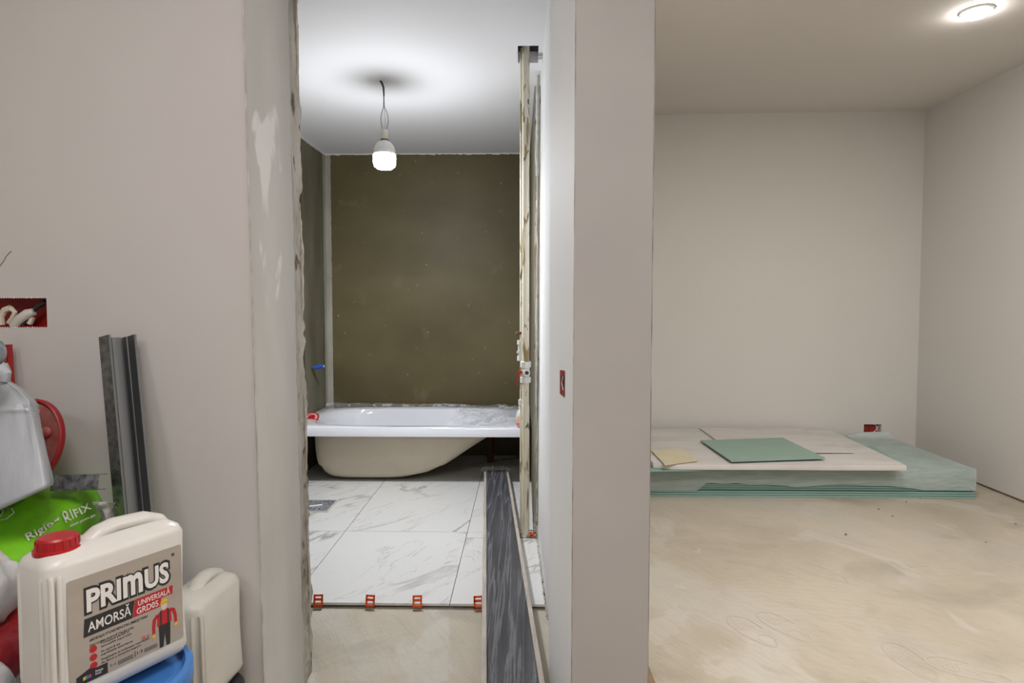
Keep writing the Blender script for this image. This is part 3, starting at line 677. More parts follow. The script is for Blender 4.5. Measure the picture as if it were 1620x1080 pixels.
# red switch box in the white side of the partition
def partx(y, z):
    t = (z-ZF)/(ZC-ZF)
    for (a, ya), (b, yb2) in zip(plan[:3], plan[1:4]):
        if ya <= y <= yb2:
            s = (y-ya)/(yb2-ya); return (a[0]*(1-t)+a[1]*t)*(1-s) + (b[0]*(1-t)+b[1]*t)*s
zz0 = P(889, 625, 1.68).z; zz1 = P(889, 584, 1.68).z
yq0, yq1 = 1.645, 1.71
sb_ = empty('switch_box', (partx(1.675, (zz0+zz1)/2), 1.675, (zz0+zz1)/2), label='narrow red switch box let into the white side of the doorway pillar', cat='electrical box')
hz = (zz1-zz0)/2
def loc2(y, z, dx): return Vector((partx(y, z + sb_.location.z)+dx, y, z+sb_.location.z)) - sb_.location
m = MB(); m.quad(loc2(yq0,-hz,-.0012), loc2(yq1,-hz,-.0012), loc2(yq1,hz*.86,-.0012), loc2(yq0,hz,-.0012)); o = m.build('box_face', M['redbox'], sb_)
m = MB(); m.quad(loc2(yq0+.018,-hz*.5,-.0022), loc2(yq1-.02,-hz*.5,-.0022), loc2(yq1-.015,hz*.4,-.0022), loc2(yq0+.012,hz*.6,-.0022)); m.build('cable_loop', M['black'], sb_)
m = MB(); m.tube([loc2(yq0+.010,-hz*.5,-.003), loc2(yq0+.022,0,-.004), loc2(yq0+.012,hz*.5,-.003)], .0015, 6); m.build('wire', M['pvc'], sb_)
# --- wrapped bundle of boards lying through the doorway
hB = .07
fl_, fr_ = PZ(766, 742, hB), PZ(804, 742, hB)
nl, nr = PZ(761, 1080, hB), PZ(862, 1080, hB)
ext = 1.28
def edge(a, b, y): t = (y-a.y)/(b.y-a.y); return a.x + (b.x-a.x)*t
ya, yb3 = min(fl_.y, 4.05), ext
bun = empty('wrapped_board_bundle', (edge(fl_, nl, 1.7)+.08, 1.7, 0), label='long dark bundle of boards in clear wrap lying through the doorway onto the tiles', cat='board bundle')
bl = Vector(bun.location)
def bw(s, y, z):  # s 0..1 across
    return Vector((edge(fl_, nl, y)*(1-s) + edge(fr_, nr, y)*s, y, z)) - bl
random.seed(3)
zbase = .0005
for k in range(3):
    m = MB(); z0 = zbase + k*.0215; z1 = z0+.0205
    s0_, s1_ = .09 + .01*k, .91
    m.rings([[bw(s0_, ya, z0), bw(s1_, ya, z0), bw(s1_, ya, z1), bw(s0_, ya, z1)], [bw(s0_, yb3, z0), bw(s1_, yb3, z0), bw(s1_, yb3, z1), bw(s0_, yb3, z1)]])
    m.build('board', M['panel'], bun)
for s0_, s1_ in ((0, .085), (.915, 1.0)):
    m = MB()
    rr = []
    for k in range(40):
        y = ya + (yb3-ya)*k/39; j = .004*nz((y*7, s0_*9, 0))
        rr.append([bw(s0_, y, zbase)+Vector((j if s0_ < .5 else 0,0,0)), bw(s1_, y, zbase), bw(s1_, y, .070+j*.4), bw(s0_, y, .070+j*.4)+Vector((j if s0_ < .5 else 0,0,0))])
    m.rings(rr); tag(m.build('edge_strip', M['wood'], bun), 'tan edge strip')
m = MB()
def wrapf(a, b):
    y = ya+.015 + (yb3-ya-.015)*b; s = -.03 + 1.06*a
    edgeup = .0065
    cr = .006*abs(nz((a*9, y*1.3, 0), 1, 7)) + .004*abs(nz((a*26, y*3, 0), 1, 8))
    near = max(0, 1-abs(y-1.75)/.35); cr += near*.020*abs(nz((a*14, y*22, 0), 1, 9))
    side = 1 if 0 < a < 1 else 0
    return bw(s, y, (.0715 + cr + .001) if side else .012)
m.grid(wrapf, 26, 220)
m.build('clear_wrap', M['film_thin'], bun, smooth=True, angle=180)
m = MB()
def ruff(a, b):
    th = a*pi; s = -.12+1.24*a
    return bw(s, ya-.01+.05*b+.02*nz((a*20,b*4,0)), .055 + .028*abs(nz((a*17,b*5,2))) + .012*b)
m.grid(ruff, 50, 10); tag(m.build('gathered_wrap_end', M['film'], bun, smooth=True, angle=180), 'gathered end of the clear wrap')
# ================================================================== RIGHT ROOM THINGS
# downlight
lp = PZ(1545, 17, ZC)
dl = empty('downlight', (lp.x, lp.y, ZC), label='round white recessed downlight glowing in the ceiling of the room at right', cat='lamp')
m = MB(); m.lathe([(.058,0),(.070,0),(.070,-.004),(.062,-.009),(.058,-.006)], n=36); m.build('bezel', M['pvc'], dl, smooth=True)
m = MB(); m.lathe([(0,-.001),(.060,-.001),(.059,-.012),(.045,-.026),(.02,-.033),(0,-.034)], n=36); tag(m.build('diffuser', M['spot_on'], dl, smooth=True), 'glowing diffuser')
# red socket box on the back wall
cx_ = (s0.x+s1.x)/2; cz_ = (s0.z+s1.z)/2; yy = wy(cx_)
sk = empty('socket_box', (cx_, yy+.03, cz_), label='red socket box in the back wall above the plasterboard stack', cat='electrical box')
hw_ = (s1.x-s0.x)/2-.002; hh_ = (s0.z-s1.z)/2-.002
m = MB(); m.box((-hw_, .0, -hh_), (hw_, .012, hh_)); m.build('box_shell', M['redbox'], sk)
m = MB(); m.tube([(.022*cos(a)-.03, -.002, .018*sin(a)) for a in [2*pi*k/16 for k in range(17)]], .003, 6); m.build('knockout_ring', M['rust'], sk)
m = MB(); m.tube([(.0+.03*cos(a)+.01, -.008, .03*sin(a)) for a in [-1.4+2.8*k/16 for k in range(17)]], .003, 6); m.tube([(.05,-.006,-.025),(.045,-.01,0),(.055,-.006,.02)], .003, 6); m.build('wire', M['pvc'], sk)
# junction box in the hall wall
jb = empty('junction_box', ((HX0+HX1)/2, FW+.05, (HZ0+HZ1)/2), label='wide red junction box with ivory wire connectors let into the left wall', cat='electrical box')
jl = Vector(jb.location)
hw_ = (HX1-HX0)/2; hh_ = (HZ1-HZ0)/2
m = MB(); m.box((-hw_+.001, -.004, -hh_+.001), (hw_-.001, .002, hh_-.001)); m.box((hw_-.004, -.046, -hh_+.001), (hw_-.001, -.004, hh_-.001)); m.box((-hw_+.001, -.046, hh_-.003), (hw_-.001,-.004,hh_-.001)); m.box((-hw_+.001, -.046, -hh_+.001), (hw_-.001,-.004,-hh_+.003))
m.build('box_shell', M['redbox'], jb)
def jp(u, v, dy): return P(u, v, FW+dy) - jl
m = MB()
m.tube([jp(22,516,.01), jp(32,505,.008), jp(44,496,.008), jp(54,493,.01)], [.011,.013,.012,.009], 10); m.build('connector', mat('connector_white', (.62,.60,.56), .45), jb, smooth=True)
for pts, r in (([(3,514),(2,500),(8,490),(17,487)], .008), ([(17,487),(24,494),(20,503),(14,511)], .006), ([(47,512),(51,503),(47,497)],.007)):
    m = MB(); m.tube([jp(a, b, .014) for a, b in pts], r, 8); m.build('connector', M['wire_white'], jb, smooth=True)
m = MB(); m.tube([jp(72,477,.02), jp(60,484,.016), jp(50,494,.012), jp(40,506,.010), jp(36,514,.012)], [.007,.006,.005,.008,.008], 8); m.build('cable', M['black'], jb, smooth=True)
m = MB()
for k in range(40):
    t = k/39; x = HX0+(HX1-HX0)*t
    for z, s in ((HZ0, 1), (HZ1, -1)):
        r = .0016+.0018*abs(nz((x*90, z, 0))); m.lathe([(0,-r),(r,0),(0,r)], (x, FW, z), 5, Matrix.Translation(-jl))
tag(m.build('broken_plaster_edge', M['white'], jb), kind='stuff')
# crack in the wall above
m = MB(); m.tube([P(u, v, FW-.0003) for u, v in ((0,421),(7,411),(10,405),(18,397))], .0009, 5); m.build('crack', M['dirt'], wl)
# --- plasterboard stack
y0s = PZ(1300, 787, ZF).y; xr_ = PZ(1541, 787, ZF).x
bt = .0125; nb = 13
random.seed(9)
ordn = ['lowest', 'second', 'third', 'fourth', 'fifth', 'sixth', 'seventh', 'eighth', 'ninth', 'tenth', 'eleventh', 'twelfth', 'topmost']
zs_ = ZF + .0005
for k in range(nb):
    jx_ = 0 if k == 0 else random.uniform(-.018, .004) - (.012 if k > 3 else 0)
    root = empty('plasterboard', (1.6, y0s+.45, zs_), cat='plasterboard', group='stacked green plasterboards',
        label=f'green moisture-resistant plasterboard, {ordn[k]} sheet of the large stack on the room floor' if k in (0, nb-1) else f'green moisture-resistant plasterboard, {ordn[k]} sheet from the floor in the large stack')
    x0, x1 = .50-1.6, xr_-1.6+jx_; ya_, yb_2 = -.45 + (0 if k < 3 else .006+random.uniform(0, .008)), .46
    m = MB(); m.box((x0, ya_, .001), (x1, yb_2, bt-.0022)); m.build('core', M['gyp_edge'], root)
    m = MB(); m.box((x0+.001, ya_+.0015, bt-.0022), (x1-.001, yb_2, bt-.0002)); m.build('face_paper', M['gyp_back'] if k < nb-1 else M['gyp_face'], root)
    zs_ += bt+.0006
ztop = zs_
# milky wrap over the stack
xr2 = xr_-.012; yf = y0s-.004
m = MB()
def wrap_top(a, b):
    x = .50 + (xr2+.004-.50)*a; y = yf + .93*b
    return (x, y, ztop + .002 + .004*abs(nz((x*4, y*5, 0), 1, 11)) + .003*abs(nz((x*14,y*9,0),1,12)))
m.grid(wrap_top, 60, 24)
def wrap_front(a, b):
    x = .50 + (xr2+.004-.50)*a
    drop = .098 + .022*nz((x*2.2, 0, 0), 1, 13) + .010*nz((x*9,0,0),1,14)
    sm_ = lambda e0, e1: max(0, min(1, (x-e0)/(e1-e0)))
    drop = .136*(1-sm_(1.02, 1.07)) + drop*sm_(1.02, 1.07)
    drop += (.126-drop)*sm_(2.1, 2.35)
    z1 = ztop + .002 + .004*abs(nz((x*4, yf*5, 0), 1, 11)) + .003*abs(nz((x*14,yf*9,0),1,12))
    return (x, yf - .004*sin(b*pi)-.003*abs(nz((x*8, b*2, 3))), z1 - max(drop, 0)*b)
m.grid(wrap_front, 150, 6)
m.grid(lambda a, b: (xr2+.004+.003*sin(b*pi), yf+.93*a, ztop+.003-.11*b), 20, 4)
pf = [P(1350, 699, 4.55), P(1404, 684, 4.58)]
m.grid(lambda a, b: (2.33+.30*a, 4.50+.06*b, ztop+.004+b*(.010+.030*sin(min(1,a*1.2)*pi*.62)) ), 16, 4)
tag(m.build('plastic_wrap', M['mesh_wrap'], smooth=True, angle=60), 'milky green plastic wrap draped over the plasterboard stack', 'wrap')
# thin green sheet and white board above
zc_ = ztop + .0105
def quadbox(pts, z0, z1): 
    m = MB(); m.rings([[Vector((p.x, p.y, z0)) for p in pts], [Vector((p.x, p.y, z1)) for p in pts]]); return m
Qa = [PZ(1040, 744, zc_+.009), PZ(1433, 737, zc_+.009), PZ(1380, 705, zc_+.009), PZ(1036, 706, zc_+.009)]
Qa[0].x = .70; Qa[3].x = .70
o = quadbox(Qa, zc_, zc_+.009).build('thin_green_board', M['gyp_edge']); tag(o, 'thin green board under the white board, on top of the wrapped stack', 'plasterboard')
zd = zc_+.0095
m = MB()
wx0, wx1, wy0, wy1 = .745, PZ(1420, 733, zd+.02).x, PZ(1200, 738, zd+.02).y, y0s+.925
def wbz(x, y, side): 
    lift = .010*max(0, (1.25-x)/.5)*0
    return zd + side*.026 + lift + .003*nz((x*2, y*2, 0)) + .003
rr = []
for k in range(31):
    x = wx0 + (wx1-wx0)*k/30; e = .03*max(0, 1-k/2.0)
    rr.append([Vector((x, wy0+e, wbz(x, wy0, 0)-.002)), Vector((x, wy0-.002+e, wbz(x, wy0, .5))), Vector((x, wy0+e+.002, wbz(x, wy0, 1)))] + [Vector((x + (.06*j/6 if k == 30 else 0), wy0+(wy1-wy0)*j/6, wbz(x, wy0+(wy1-wy0)*j/6, 1) + .002*nz((x*5,j*2,0)))) for j in range(1, 7)] + [Vector((x, wy1, wbz(x, wy1, 0)-.002))])
m.rings(rr)
wbd = m.build('white_board', M['paper'], smooth=True, angle=35); tag(wbd, 'large white paper-faced board lying on top of the plasterboard stack', 'board')
ze = zd + .0345
m = MB(); m.box((1.28, wy0+.28, ze), (2.02, wy1-.02, ze+.006), Matrix.Rotation(0,4,'Z'))
o = m.build('white_offcut', M['paper']); tag(o, 'thin white offcut on the white board, under the square green piece', 'board')
zg = ze+.0065
Qg = [PZ(1157, 729, zg+.006), PZ(1306, 724, zg+.006), PZ(1238, 692, zg+.006), PZ(1108, 696, zg+.006)]
gp = empty('green_board_offcut', (1.5, 4.0, zg), label='square green plasterboard offcut on top of the white board', cat='plasterboard')
for nm, z0, z1, mt in (('core', 0, .005, M['gyp_edge']), ('face_paper', .005, .0065, M['gyp_face'])):
    o = quadbox([p - Vector((1.5, 4.0, 0)) for p in Qg], z0, z1).build(nm, mt, gp)
Qy = [PZ(1052, 735, ze+.004), PZ(1104, 728, ze+.004), PZ(1078, 709, ze+.004), PZ(1030, 712, ze+.004)]
Qy[0].x = max(Qy[0].x, .78)
o = quadbox(Qy, ze, ze+.005).build('yellow_sheet', M['yellowpaper']); tag(o, 'pale yellow sheet on the left end of the white board', 'sheet')
# teal offcut sticking out at the right end
m = MB(); m.box((xr_-.05, y0s+.22, ZF+.0285), (xr_+.10, y0s+.40, ZF+.037)); o = m.build('teal_offcut', M['gyp_edge'])
bpy.data.objects.remove(o)
# small crumbs on the room floor
random.seed(4)
m = MB()
for u, v in ((1434,794),(1456,788),(1412,817),(1607,829),(1560,858),(1390,806),(1338,846)):
    p = PZ(u, v, ZF); r = random.uniform(.004, .007)
    m.lathe([(0,0),(r,.001),(r*.7,r),(0,r*1.2)], tuple(p), 6)
tag(m.build('debris', M['dirt']), 'dark crumbs scattered on the room floor before the plasterboard stack', 'debris', kind='stuff')
# ================================================================== HALL THINGS AT LEFT
# --- jerry cans
def make_can(name, Wc, Dc, Hc, label, body_m, mtx, cap=True, lab=True):
    can = empty(name, mtx=mtx, label=label, cat='jerrycan')
    # local: x along the broad face, y into the can, z up; broad face at y=0, corner at x=0
    m = MB(); rr = []
    secs = [(0, .010, .022), (.004, .004, .022), (.014, 0, .022), (Hc*.10, 0, .024), (Hc*.5, .0015, .024), (Hc*.90, 0, .026), (Hc*.945, .004, .028), (Hc*.975, .014, .028), (Hc*.99, .026, .026), (Hc, .040, .022)]
    for z, ins, r in secs:
        ring = rrect(Wc-2*ins, Dc-2*ins, min(r, (Dc-2*ins)/2-.001), 6, z, Wc/2, Dc/2)
        for p in ring:      # vertical grooves near the corners
            if .03 < z < Hc*.9 and abs(p.x-Wc/2) > Wc/2-.030 and abs(p.y-Dc/2) < Dc/2-.004 and abs(p.x-Wc/2) < Wc/2-.001: p.y += (.0025 if p.y < Dc/2 else -.0025)
        rr.append(ring)
    m.rings(rr); body = m.build('body', body_m, can, smooth=True, angle=50)
    # vertical ribs at the near end of the broad face
    m = MB()
    for x in (.008, .019):
        m.tube([(x, .004, .03), (x, .0022, .045), (x, .0022, Hc*.84), (x, .005, Hc*.87)], .0042, 10)
    for y in (.020, Dc-.02):
        m.tube([(.004, y, .03), (.0025, y, .045), (.0025, y, Hc*.84), (.005, y, Hc*.87)], .0040, 10)
    m.build('rib', body_m, can, smooth=True)
    # moulded handle: an arch from behind the cap to the far end, on a raised hump
    m = MB(); yc = Dc/2
    xs = Wc*.36; xe = Wc*.97
    pts = [(xs-.012, yc, Hc*.95), (xs+.006, yc, Hc-.006), (xs+.020, yc, Hc+.003), (xs+.045, yc, Hc+.008), (xe-.045, yc, Hc+.005), (xe-.018, yc, Hc-.006), (xe-.010, yc, Hc*.93)]
    sm = []
    for i in range(len(pts)-1):
        for k in range(5):
            t = k/5; sm.append(Vector(pts[i]).lerp(Vector(pts[i+1]), t))
    sm.append(Vector(pts[-1]))
    m.tube(sm, .019, 14, flat=.62); m.build('handle', body_m, can, smooth=True, angle=60)
    if cap:
        cp = (.042, yc, Hc*.925)
        m = MB(); m.lathe([(0,0),(.027,0),(.027,.014),(0,.014)], cp, 24); m.build('neck', body_m, can, smooth=True)
        m = MB(); m.lathe([(.0,.010),(.034,.010),(.034,.016),(.0295,.017),(.0285,.031),(.026,.034),(0,.035)], cp, 36)
        for k in range(18):
            a = 2*pi*k/18; c1 = Vector(cp) + Vector((.029*cos(a), .029*sin(a), .018)); m.tube([c1, c1+Vector((0,0,.013))], .0013, 5)
        m.build('screw_cap', M['redcap'], can, smooth=True, angle=35)
    return can
lr, ll = P(286, 860, 1.11), P(105, 921, .945)
lrb = P(297, 996, 1.115)
xd = (lr-ll).normalized(); zd_ = (lr-lrb).normalized()
zax = Vector((zd_.x, zd_.y*.5, zd_.z)).normalized()
Wc = (lr-ll).length + .044; Dc = .105; Hlab = (lr-lrb).length*1.05
Hc = Hlab + .075
# frame: x = xd, y = into can
fx = xd; fz = (zax - fx*zax.dot(fx)).normalized(); fy = fz.cross(fx)
org = ll - fx*.028 - fz*(Hc-.045)
Mx = Matrix((fx, fy, fz)).transposed().to_4x4(); Mx.translation = org
can1 = make_can('jerrycan', Wc, Dc, Hc, 'white plastic jerrycan with red cap and PRIMUS primer label, on the blue bucket', M['can'], Mx)
# label with print; label plane local: X right, Y up, Z outwards
LW = Wc-.044; LH = Hlab
m = MB(); m.cur = 0
m.rings([rrect(LW, LH, .004, 3, 0, LW/2, LH/2), rrect(LW, LH, .004, 3, .0005, LW/2, LH/2)])
lab = m.build('label', M['label'], can1)
lab.matrix_local = Matrix(((1,0,0,.028),(0,0,-1,-.0002),(0,1,0,Hc-.045-LH),(0,0,0,1)))
def lpoly(pts, m_, z=.0006, nm='printed_shape'):
    b = MB(); pts = [(x*LW, (y*1.0 + (-.004 if nm.startswith('figure') else 0))*LH) for x, y in pts]
    b.rings([[Vector((x, y, z)) for x, y in pts], [Vector((x, y, z+.0002)) for x, y in pts]]); return b.build(nm, m_, lab)
sz = LH*.31
def fit_text(body, x, y, w_, h_, m_, **kw):
    o = text(lab, body, 0, 0, 1.0, m_, **kw)
    xs_ = [v.co.x for v in o.data.vertices]; ys_ = [v.co.y for v in o.data.vertices]
    sx = w_*LW/(max(xs_)-min(xs_)); sy = h_*LH/(max(ys_)-min(ys_))
    o.scale = (sx, sy, 1); o.location = (x*LW - min(xs_)*sx, y*LH - min(ys_)*sy, kw.get('z', .0006))
    return o
for body, x, w_ in (('PRI', .145, .285), ('m', .447, .175), ('US', .640, .230)):
    fit_text(body, x-.020, .630, w_+.040, .262, M['lettering_black'], off=.085, z=.0008, thick=.0001)
    fit_text(body, x, .655, w_, .212, M['lettering_white'], off=.035, z=.0011, thick=.0001)
fit_text('®', .90, .90, .03, .035, M['lettering_black'], z=.0008)
lpoly([(.115,.43), (.52,.43), (.545,.60), (.125,.60)], M['lettering_black'], .0007)
lpoly([(.525,.43), (.78,.43), (.79,.515), (.90,.515), (.905,.60), (.55,.60)], M['lettering_red'], .0007)
fit_text('AMORSĂ', .15, .465, .36, .125, M['lettering_white'], off=.008, z=.0010)
fit_text('UNIVERSALĂ', .575, .525, .30, .072, M['lettering_white'], off=.005, z=.0010)
fit_text('GRD05', .56, .445, .20, .060, M['lettering_white'], off=.005, z=.0010)
fit_text('#DEAJUTORPENTRUMEȘTERI', .16, .365, .50, .034, M['lettering_black'], off=.012, shear=.2)
fit_text('ȘICOMUNITĂȚILELOR', .16, .315, .37, .034, M['lettering_black'], off=.012, shear=.2)
for k, (t1, t2) in enumerate((('Protejează pereții și', 'tencuielile suportului'), ('Se aplică pe', 'suprafețele absorbante'), ('Pregătește și întărește suprafețele', 'de lipire a stratului suport'))):
    yy_ = .285 - k*.078
    lpoly([(.16 + .028 + .030*cos(a), yy_+.005 + .030*1.1*sin(a)) for a in [2*pi*j/16 for j in range(16)]], M['lettering_red'], .0007, 'printed_dot')
    fit_text(t1, .25, yy_+.012, (.24,.16,.42)[k], .026, M['lettering_black']); fit_text(t2, .25, yy_-.020, (.26,.27,.34)[k], .026, M['lettering_black'])
fit_text('5L℮', .60, .165, .07, .035, M['lettering_red'])
lpoly([(.05,-.0+.004), (.30,.004), (.30,.105), (.20,.105), (.155,.125), (.05,.085)], M['lettering_black'], .0007, 'logo_house')
for j, cc in enumerate(((.7,.5,.03), (.10,.35,.08), (.05,.12,.5), (.5,.05,.1))):
    lpoly([(.10+.016*j, .035), (.118+.016*j, .040), (.122+.014*j, .070), (.102+.015*j, .065)], mat('logo_colour', cc, .5), .0010, 'logo_mark')
fit_text('Primus', .20, .058, .06, .022, M['lettering_white'], z=.001); fit_text('Profi', .20, .034, .045, .018, M['lettering_white'], z=.001)
fit_text('1:1', .325, .045, .04, .024, M['lettering_black']); fit_text('1:3', .555, .045, .05, .030, M['lettering_black'])
for j in range(3):
    lpoly([(.385,.034+.014*j), (.52,.034+.014*j), (.52,.039+.014*j), (.385,.039+.014*j)], M['lettering_black'], .0007, 'printed_line')
    lpoly([(.62,.034+.014*j), (.74,.034+.014*j), (.74,.039+.014*j), (.62,.039+.014*j)], M['lettering_black'], .0007, 'printed_line')
lpoly([(.535,.03), (.54,.03), (.54,.09), (.535,.09)], M['lettering_black'], .0007, 'printed_line')
# the worker pictured on the label
def ell(cx, cy, rx, ry, a0=0, a1=2*pi, n=18): return [(cx+rx*cos(a0+(a1-a0)*k/n), cy+ry*sin(a0+(a1-a0)*k/n)) for k in range(n+1)]
def strip(pts, w0, w1=None):
    w1 = w1 or w0; L_ = []; R_ = []
    for i, (x, y) in enumerate(pts):
        a = pts[max(i-1,0)]; b = pts[min(i+1,len(pts)-1)]; dx, dy = b[0]-a[0], b[1]-a[1]; l_ = math.hypot(dx,dy); wv = w0+(w1-w0)*i/(len(pts)-1)
        L_.append((x-dy/l_*wv, y+dx/l_*wv)); R_.append((x+dy/l_*wv, y-dx/l_*wv))
    return L_ + R_[::-1]
lpoly([(.765,.005),(.80,.005),(.815,.15),(.83,.005),(.865,.005),(.872,.235),(.76,.235)], M['lettering_black'], .0008, 'figure_trousers')
lpoly([(.745,.235),(.885,.235),(.880,.36),(.845,.385),(.79,.385),(.752,.36)], M['lettering_red'], .0007, 'figure_shirt')
lpoly(strip([(.755,.35),(.722,.32),(.712,.25),(.712,.17)], .020, .013), M['lettering_red'], .0007, 'figure_sleeve')
lpoly(strip([(.87,.36),(.905,.345),(.922,.28),(.926,.20)], .020, .013), M['lettering_red'], .0007, 'figure_sleeve')
lpoly(ell(.711,.155,.016,.022), M['yellow'], .0008, 'figure_glove'); lpoly(ell(.927,.185,.016,.022), M['yellow'], .0008, 'figure_glove')
for x in (.775, .845): lpoly([(x,.22),(x+.014,.22),(x+.014,.385),(x,.385)], M['lettering_black'], .0009, 'figure_strap')
lpoly(ell(.815,.425,.030,.045), mat('skin_print', (.62,.52,.47), .6), .0008, 'figure_head')
lpoly(ell(.818,.452,.038,.046,0,pi), M['yellow'], .0010, 'figure_helmet'); lpoly([(.77,.447),(.858,.447),(.858,.456),(.77,.456)], M['yellow'], .0010, 'figure_helmet')
# second can
cR, cL = P(382, 905, 1.50), P(318, 962, 1.325)
cB = P(389, 1050, 1.50)
fx2 = Vector((cR.x-cL.x, cR.y-cL.y, 0)).normalized(); fz2 = (Vector((0,0,1)) - fx2*0).normalized(); fz2 = (fz2 + Vector((-.015,0,0))).normalized(); fx2 = (fx2 - fz2*fx2.dot(fz2)).normalized(); fy2 = fz2.cross(fx2)
M2 = Matrix((fx2, fy2, fz2)).transposed().to_4x4()
H2 = .25; o2 = Vector((cL.x, cL.y, cR.z + .008 - H2)); M2.translation = o2
can2 = make_can('jerrycan', .19, .108, H2, 'white unlabelled jerrycan standing against the wall behind the labelled one', M['can2'], M2, cap=False)
# blue bucket under can 1
bc_ = org + fx*(Wc*.50) + fy*(Dc*.55)
zbk = min((Mx @ Vector((x, y, 0))).z for x in (0, Wc) for y in (0, Dc)) - .001
bk = empty('paint_bucket', (bc_.x, bc_.y, 0), label='blue-lidded grey paint bucket under the labelled jerrycan', cat='bucket')
m = MB(); zt_ = zbk
m.lathe([(0, ZF+.0005), (.105, ZF+.0005), (.120, zt_-.03), (.0, zt_-.03)], n=40)
for v in range(0): pass
m.build('bucket_body', M['greyplastic'], bk, smooth=True)
m = MB(); m.lathe([(.0, zt_-.03), (.128, zt_-.034), (.131, zt_-.030), (.131, zt_-.006), (.127, zt_-.001), (.118, zt_-.001), (.112, zt_-.012), (0, zt_-.012)], n=44); m.build('lid', M['blue'], bk, smooth=True)
m = MB(); m.tube([(.124*cos(a), .124*sin(a), zt_-.055-.035*sin((a+1.4)*1.2)) for a in [-1.4+2.4*k/20 for k in range(21)]], .0035, 8); tag(m.build('bail_handle', M['redcap'], bk, smooth=True), 'dark red handle')
# bucket carrying the second can
c2c = M2 @ Vector((.095, .0625, 0))
zb2 = o2.z - .004
sk2 = empty('bucket', (c2c.x+.02, c2c.y+.01, 0), label='ivory bucket with black lid under the unlabelled jerrycan', cat='bucket')
m = MB(); m.lathe([(0, ZF+.0005), (.058, ZF+.0005), (.066, zb2-.03), (0, zb2-.03)], n=32); m.build('bucket_body', M['wire_white'], sk2, smooth=True)
m = MB(); m.lathe([(0, zb2-.031), (.072, zb2-.031), (.073, zb2-.004), (.07, zb2), (0, zb2)], n=32); m.build('lid', M['black'], sk2, smooth=True)
# --- sacks
def sack(name, c, size, m_, label, rotz=0, tilt=(0,0), seed=1, wr=.012, cat='sack', nx=46, ny=34, pw=4, parent_only=False):
    root = empty(name, c, label=label, cat=cat); root.rotation_euler = (tilt[0], tilt[1], rotz)
    lx, ly, lz = size; m = MB()
    def sh(side):
        def fn(a, b):
            x = 2*a-1; y = 2*b-1
            e = max(0, (1-abs(x)**pw))**.42 * max(0, (1-abs(y)**pw))**.42
            pin = 1 - .06*abs(x)**2*abs(y)**2
            w_ = wr*(nz((x*2.2, y*2.2, side*3), 1, seed)*.9 + abs(nz((x*7, y*3+x, side), 1, seed+1))*.6)*min(1, e*2)
            return (x*lx/2*pin*(1-.03*nz((0,y*3,0),1,seed)), y*ly/2*pin, side*(lz/2*e) + w_)
        return fn
    m.grid(sh(1), nx, ny); m.grid(sh(-1), nx, ny)
    me_o = m.build('sack_body', m_, root, smooth=True, angle=180)
    bm = bmesh.new(); bm.from_mesh(me_o.data); bmesh.ops.remove_doubles(bm, verts=bm.verts, dist=.0004); bmesh.ops.recalc_face_normals(bm, faces=bm.faces); bm.to_mesh(me_o.data); bm.free()
    return root, fn_surface(sh(1), lx, ly)
def fn_surface(fn, lx, ly): return fn
gc = P(30, 822, 1.17)
green, gs = sack('green_sack', (-1.243, 1.335, .598), (.47, .36, .14), M['green'], 'bright green plaster sack with white lettering, lying behind the labelled jerrycan', rotz=radians(4), tilt=(radians(17), radians(3)), seed=21, wr=.006, pw=14)
bpy.context.view_layer.update()
GI = green.matrix_world.inverted()
def on_sack(u, v, lift=.0032):
    o_ = GI @ Vector((0, 0, H)); d_ = (GI.to_3x3() @ ray(u, v)); zz_ = .06
    for _ in range(6):
        t = (zz_-o_.z)/d_.z; p = o_ + d_*t
        q_ = gs(max(.02, min(.98, p.x/.47+.5)), max(.02, min(.98, p.y/.36+.5))); zz_ = q_[2]
    return Vector((p.x, p.y, zz_+lift))
def sack_text(body, a, b, hpx, seedobj, off=0, skew=.15):
    o = text(seedobj.children[0], body, 0, 0, 1.0, M['lettering_white'], off=off, z=0, thick=0.0)
    me = o.data; bm = bmesh.new(); bm.from_mesh(me); bmesh.ops.remove_doubles(bm, verts=bm.verts, dist=1e-5)
    x0 = min(v.co.x for v in bm.verts); x1 = max(v.co.x for v in bm.verts)
    bmesh.ops.triangulate(bm, faces=bm.faces)
    bmesh.ops.subdivide_edges(bm, edges=[e for e in bm.edges if e.calc_length() > .12], cuts=1); bmesh.ops.triangulate(bm, faces=bm.faces)
    A = Vector(a); B = Vector(b); dr2 = B-A
    up = Vector((-dr2.y, dr2.x)).normalized()*-1*-1
    if up.y > 0: up = -up
    for v in bm.verts:
        pp = A + dr2*((v.co.x-x0)/(x1-x0)) + up*(v.co.y/.72*hpx)
        v.co = on_sack(pp.x, pp.y)
    bm.to_mesh(me); bm.free(); o.location = (0,0,0); return o
sack_text('Rigips', (45, 857), (96, 828), 12, green, .012)
sack_text('RIFIX', (105, 829), (146, 806), 12, green, .004)
sack_text('adeziv pentru gips', (112, 835), (152, 817), 4, green)
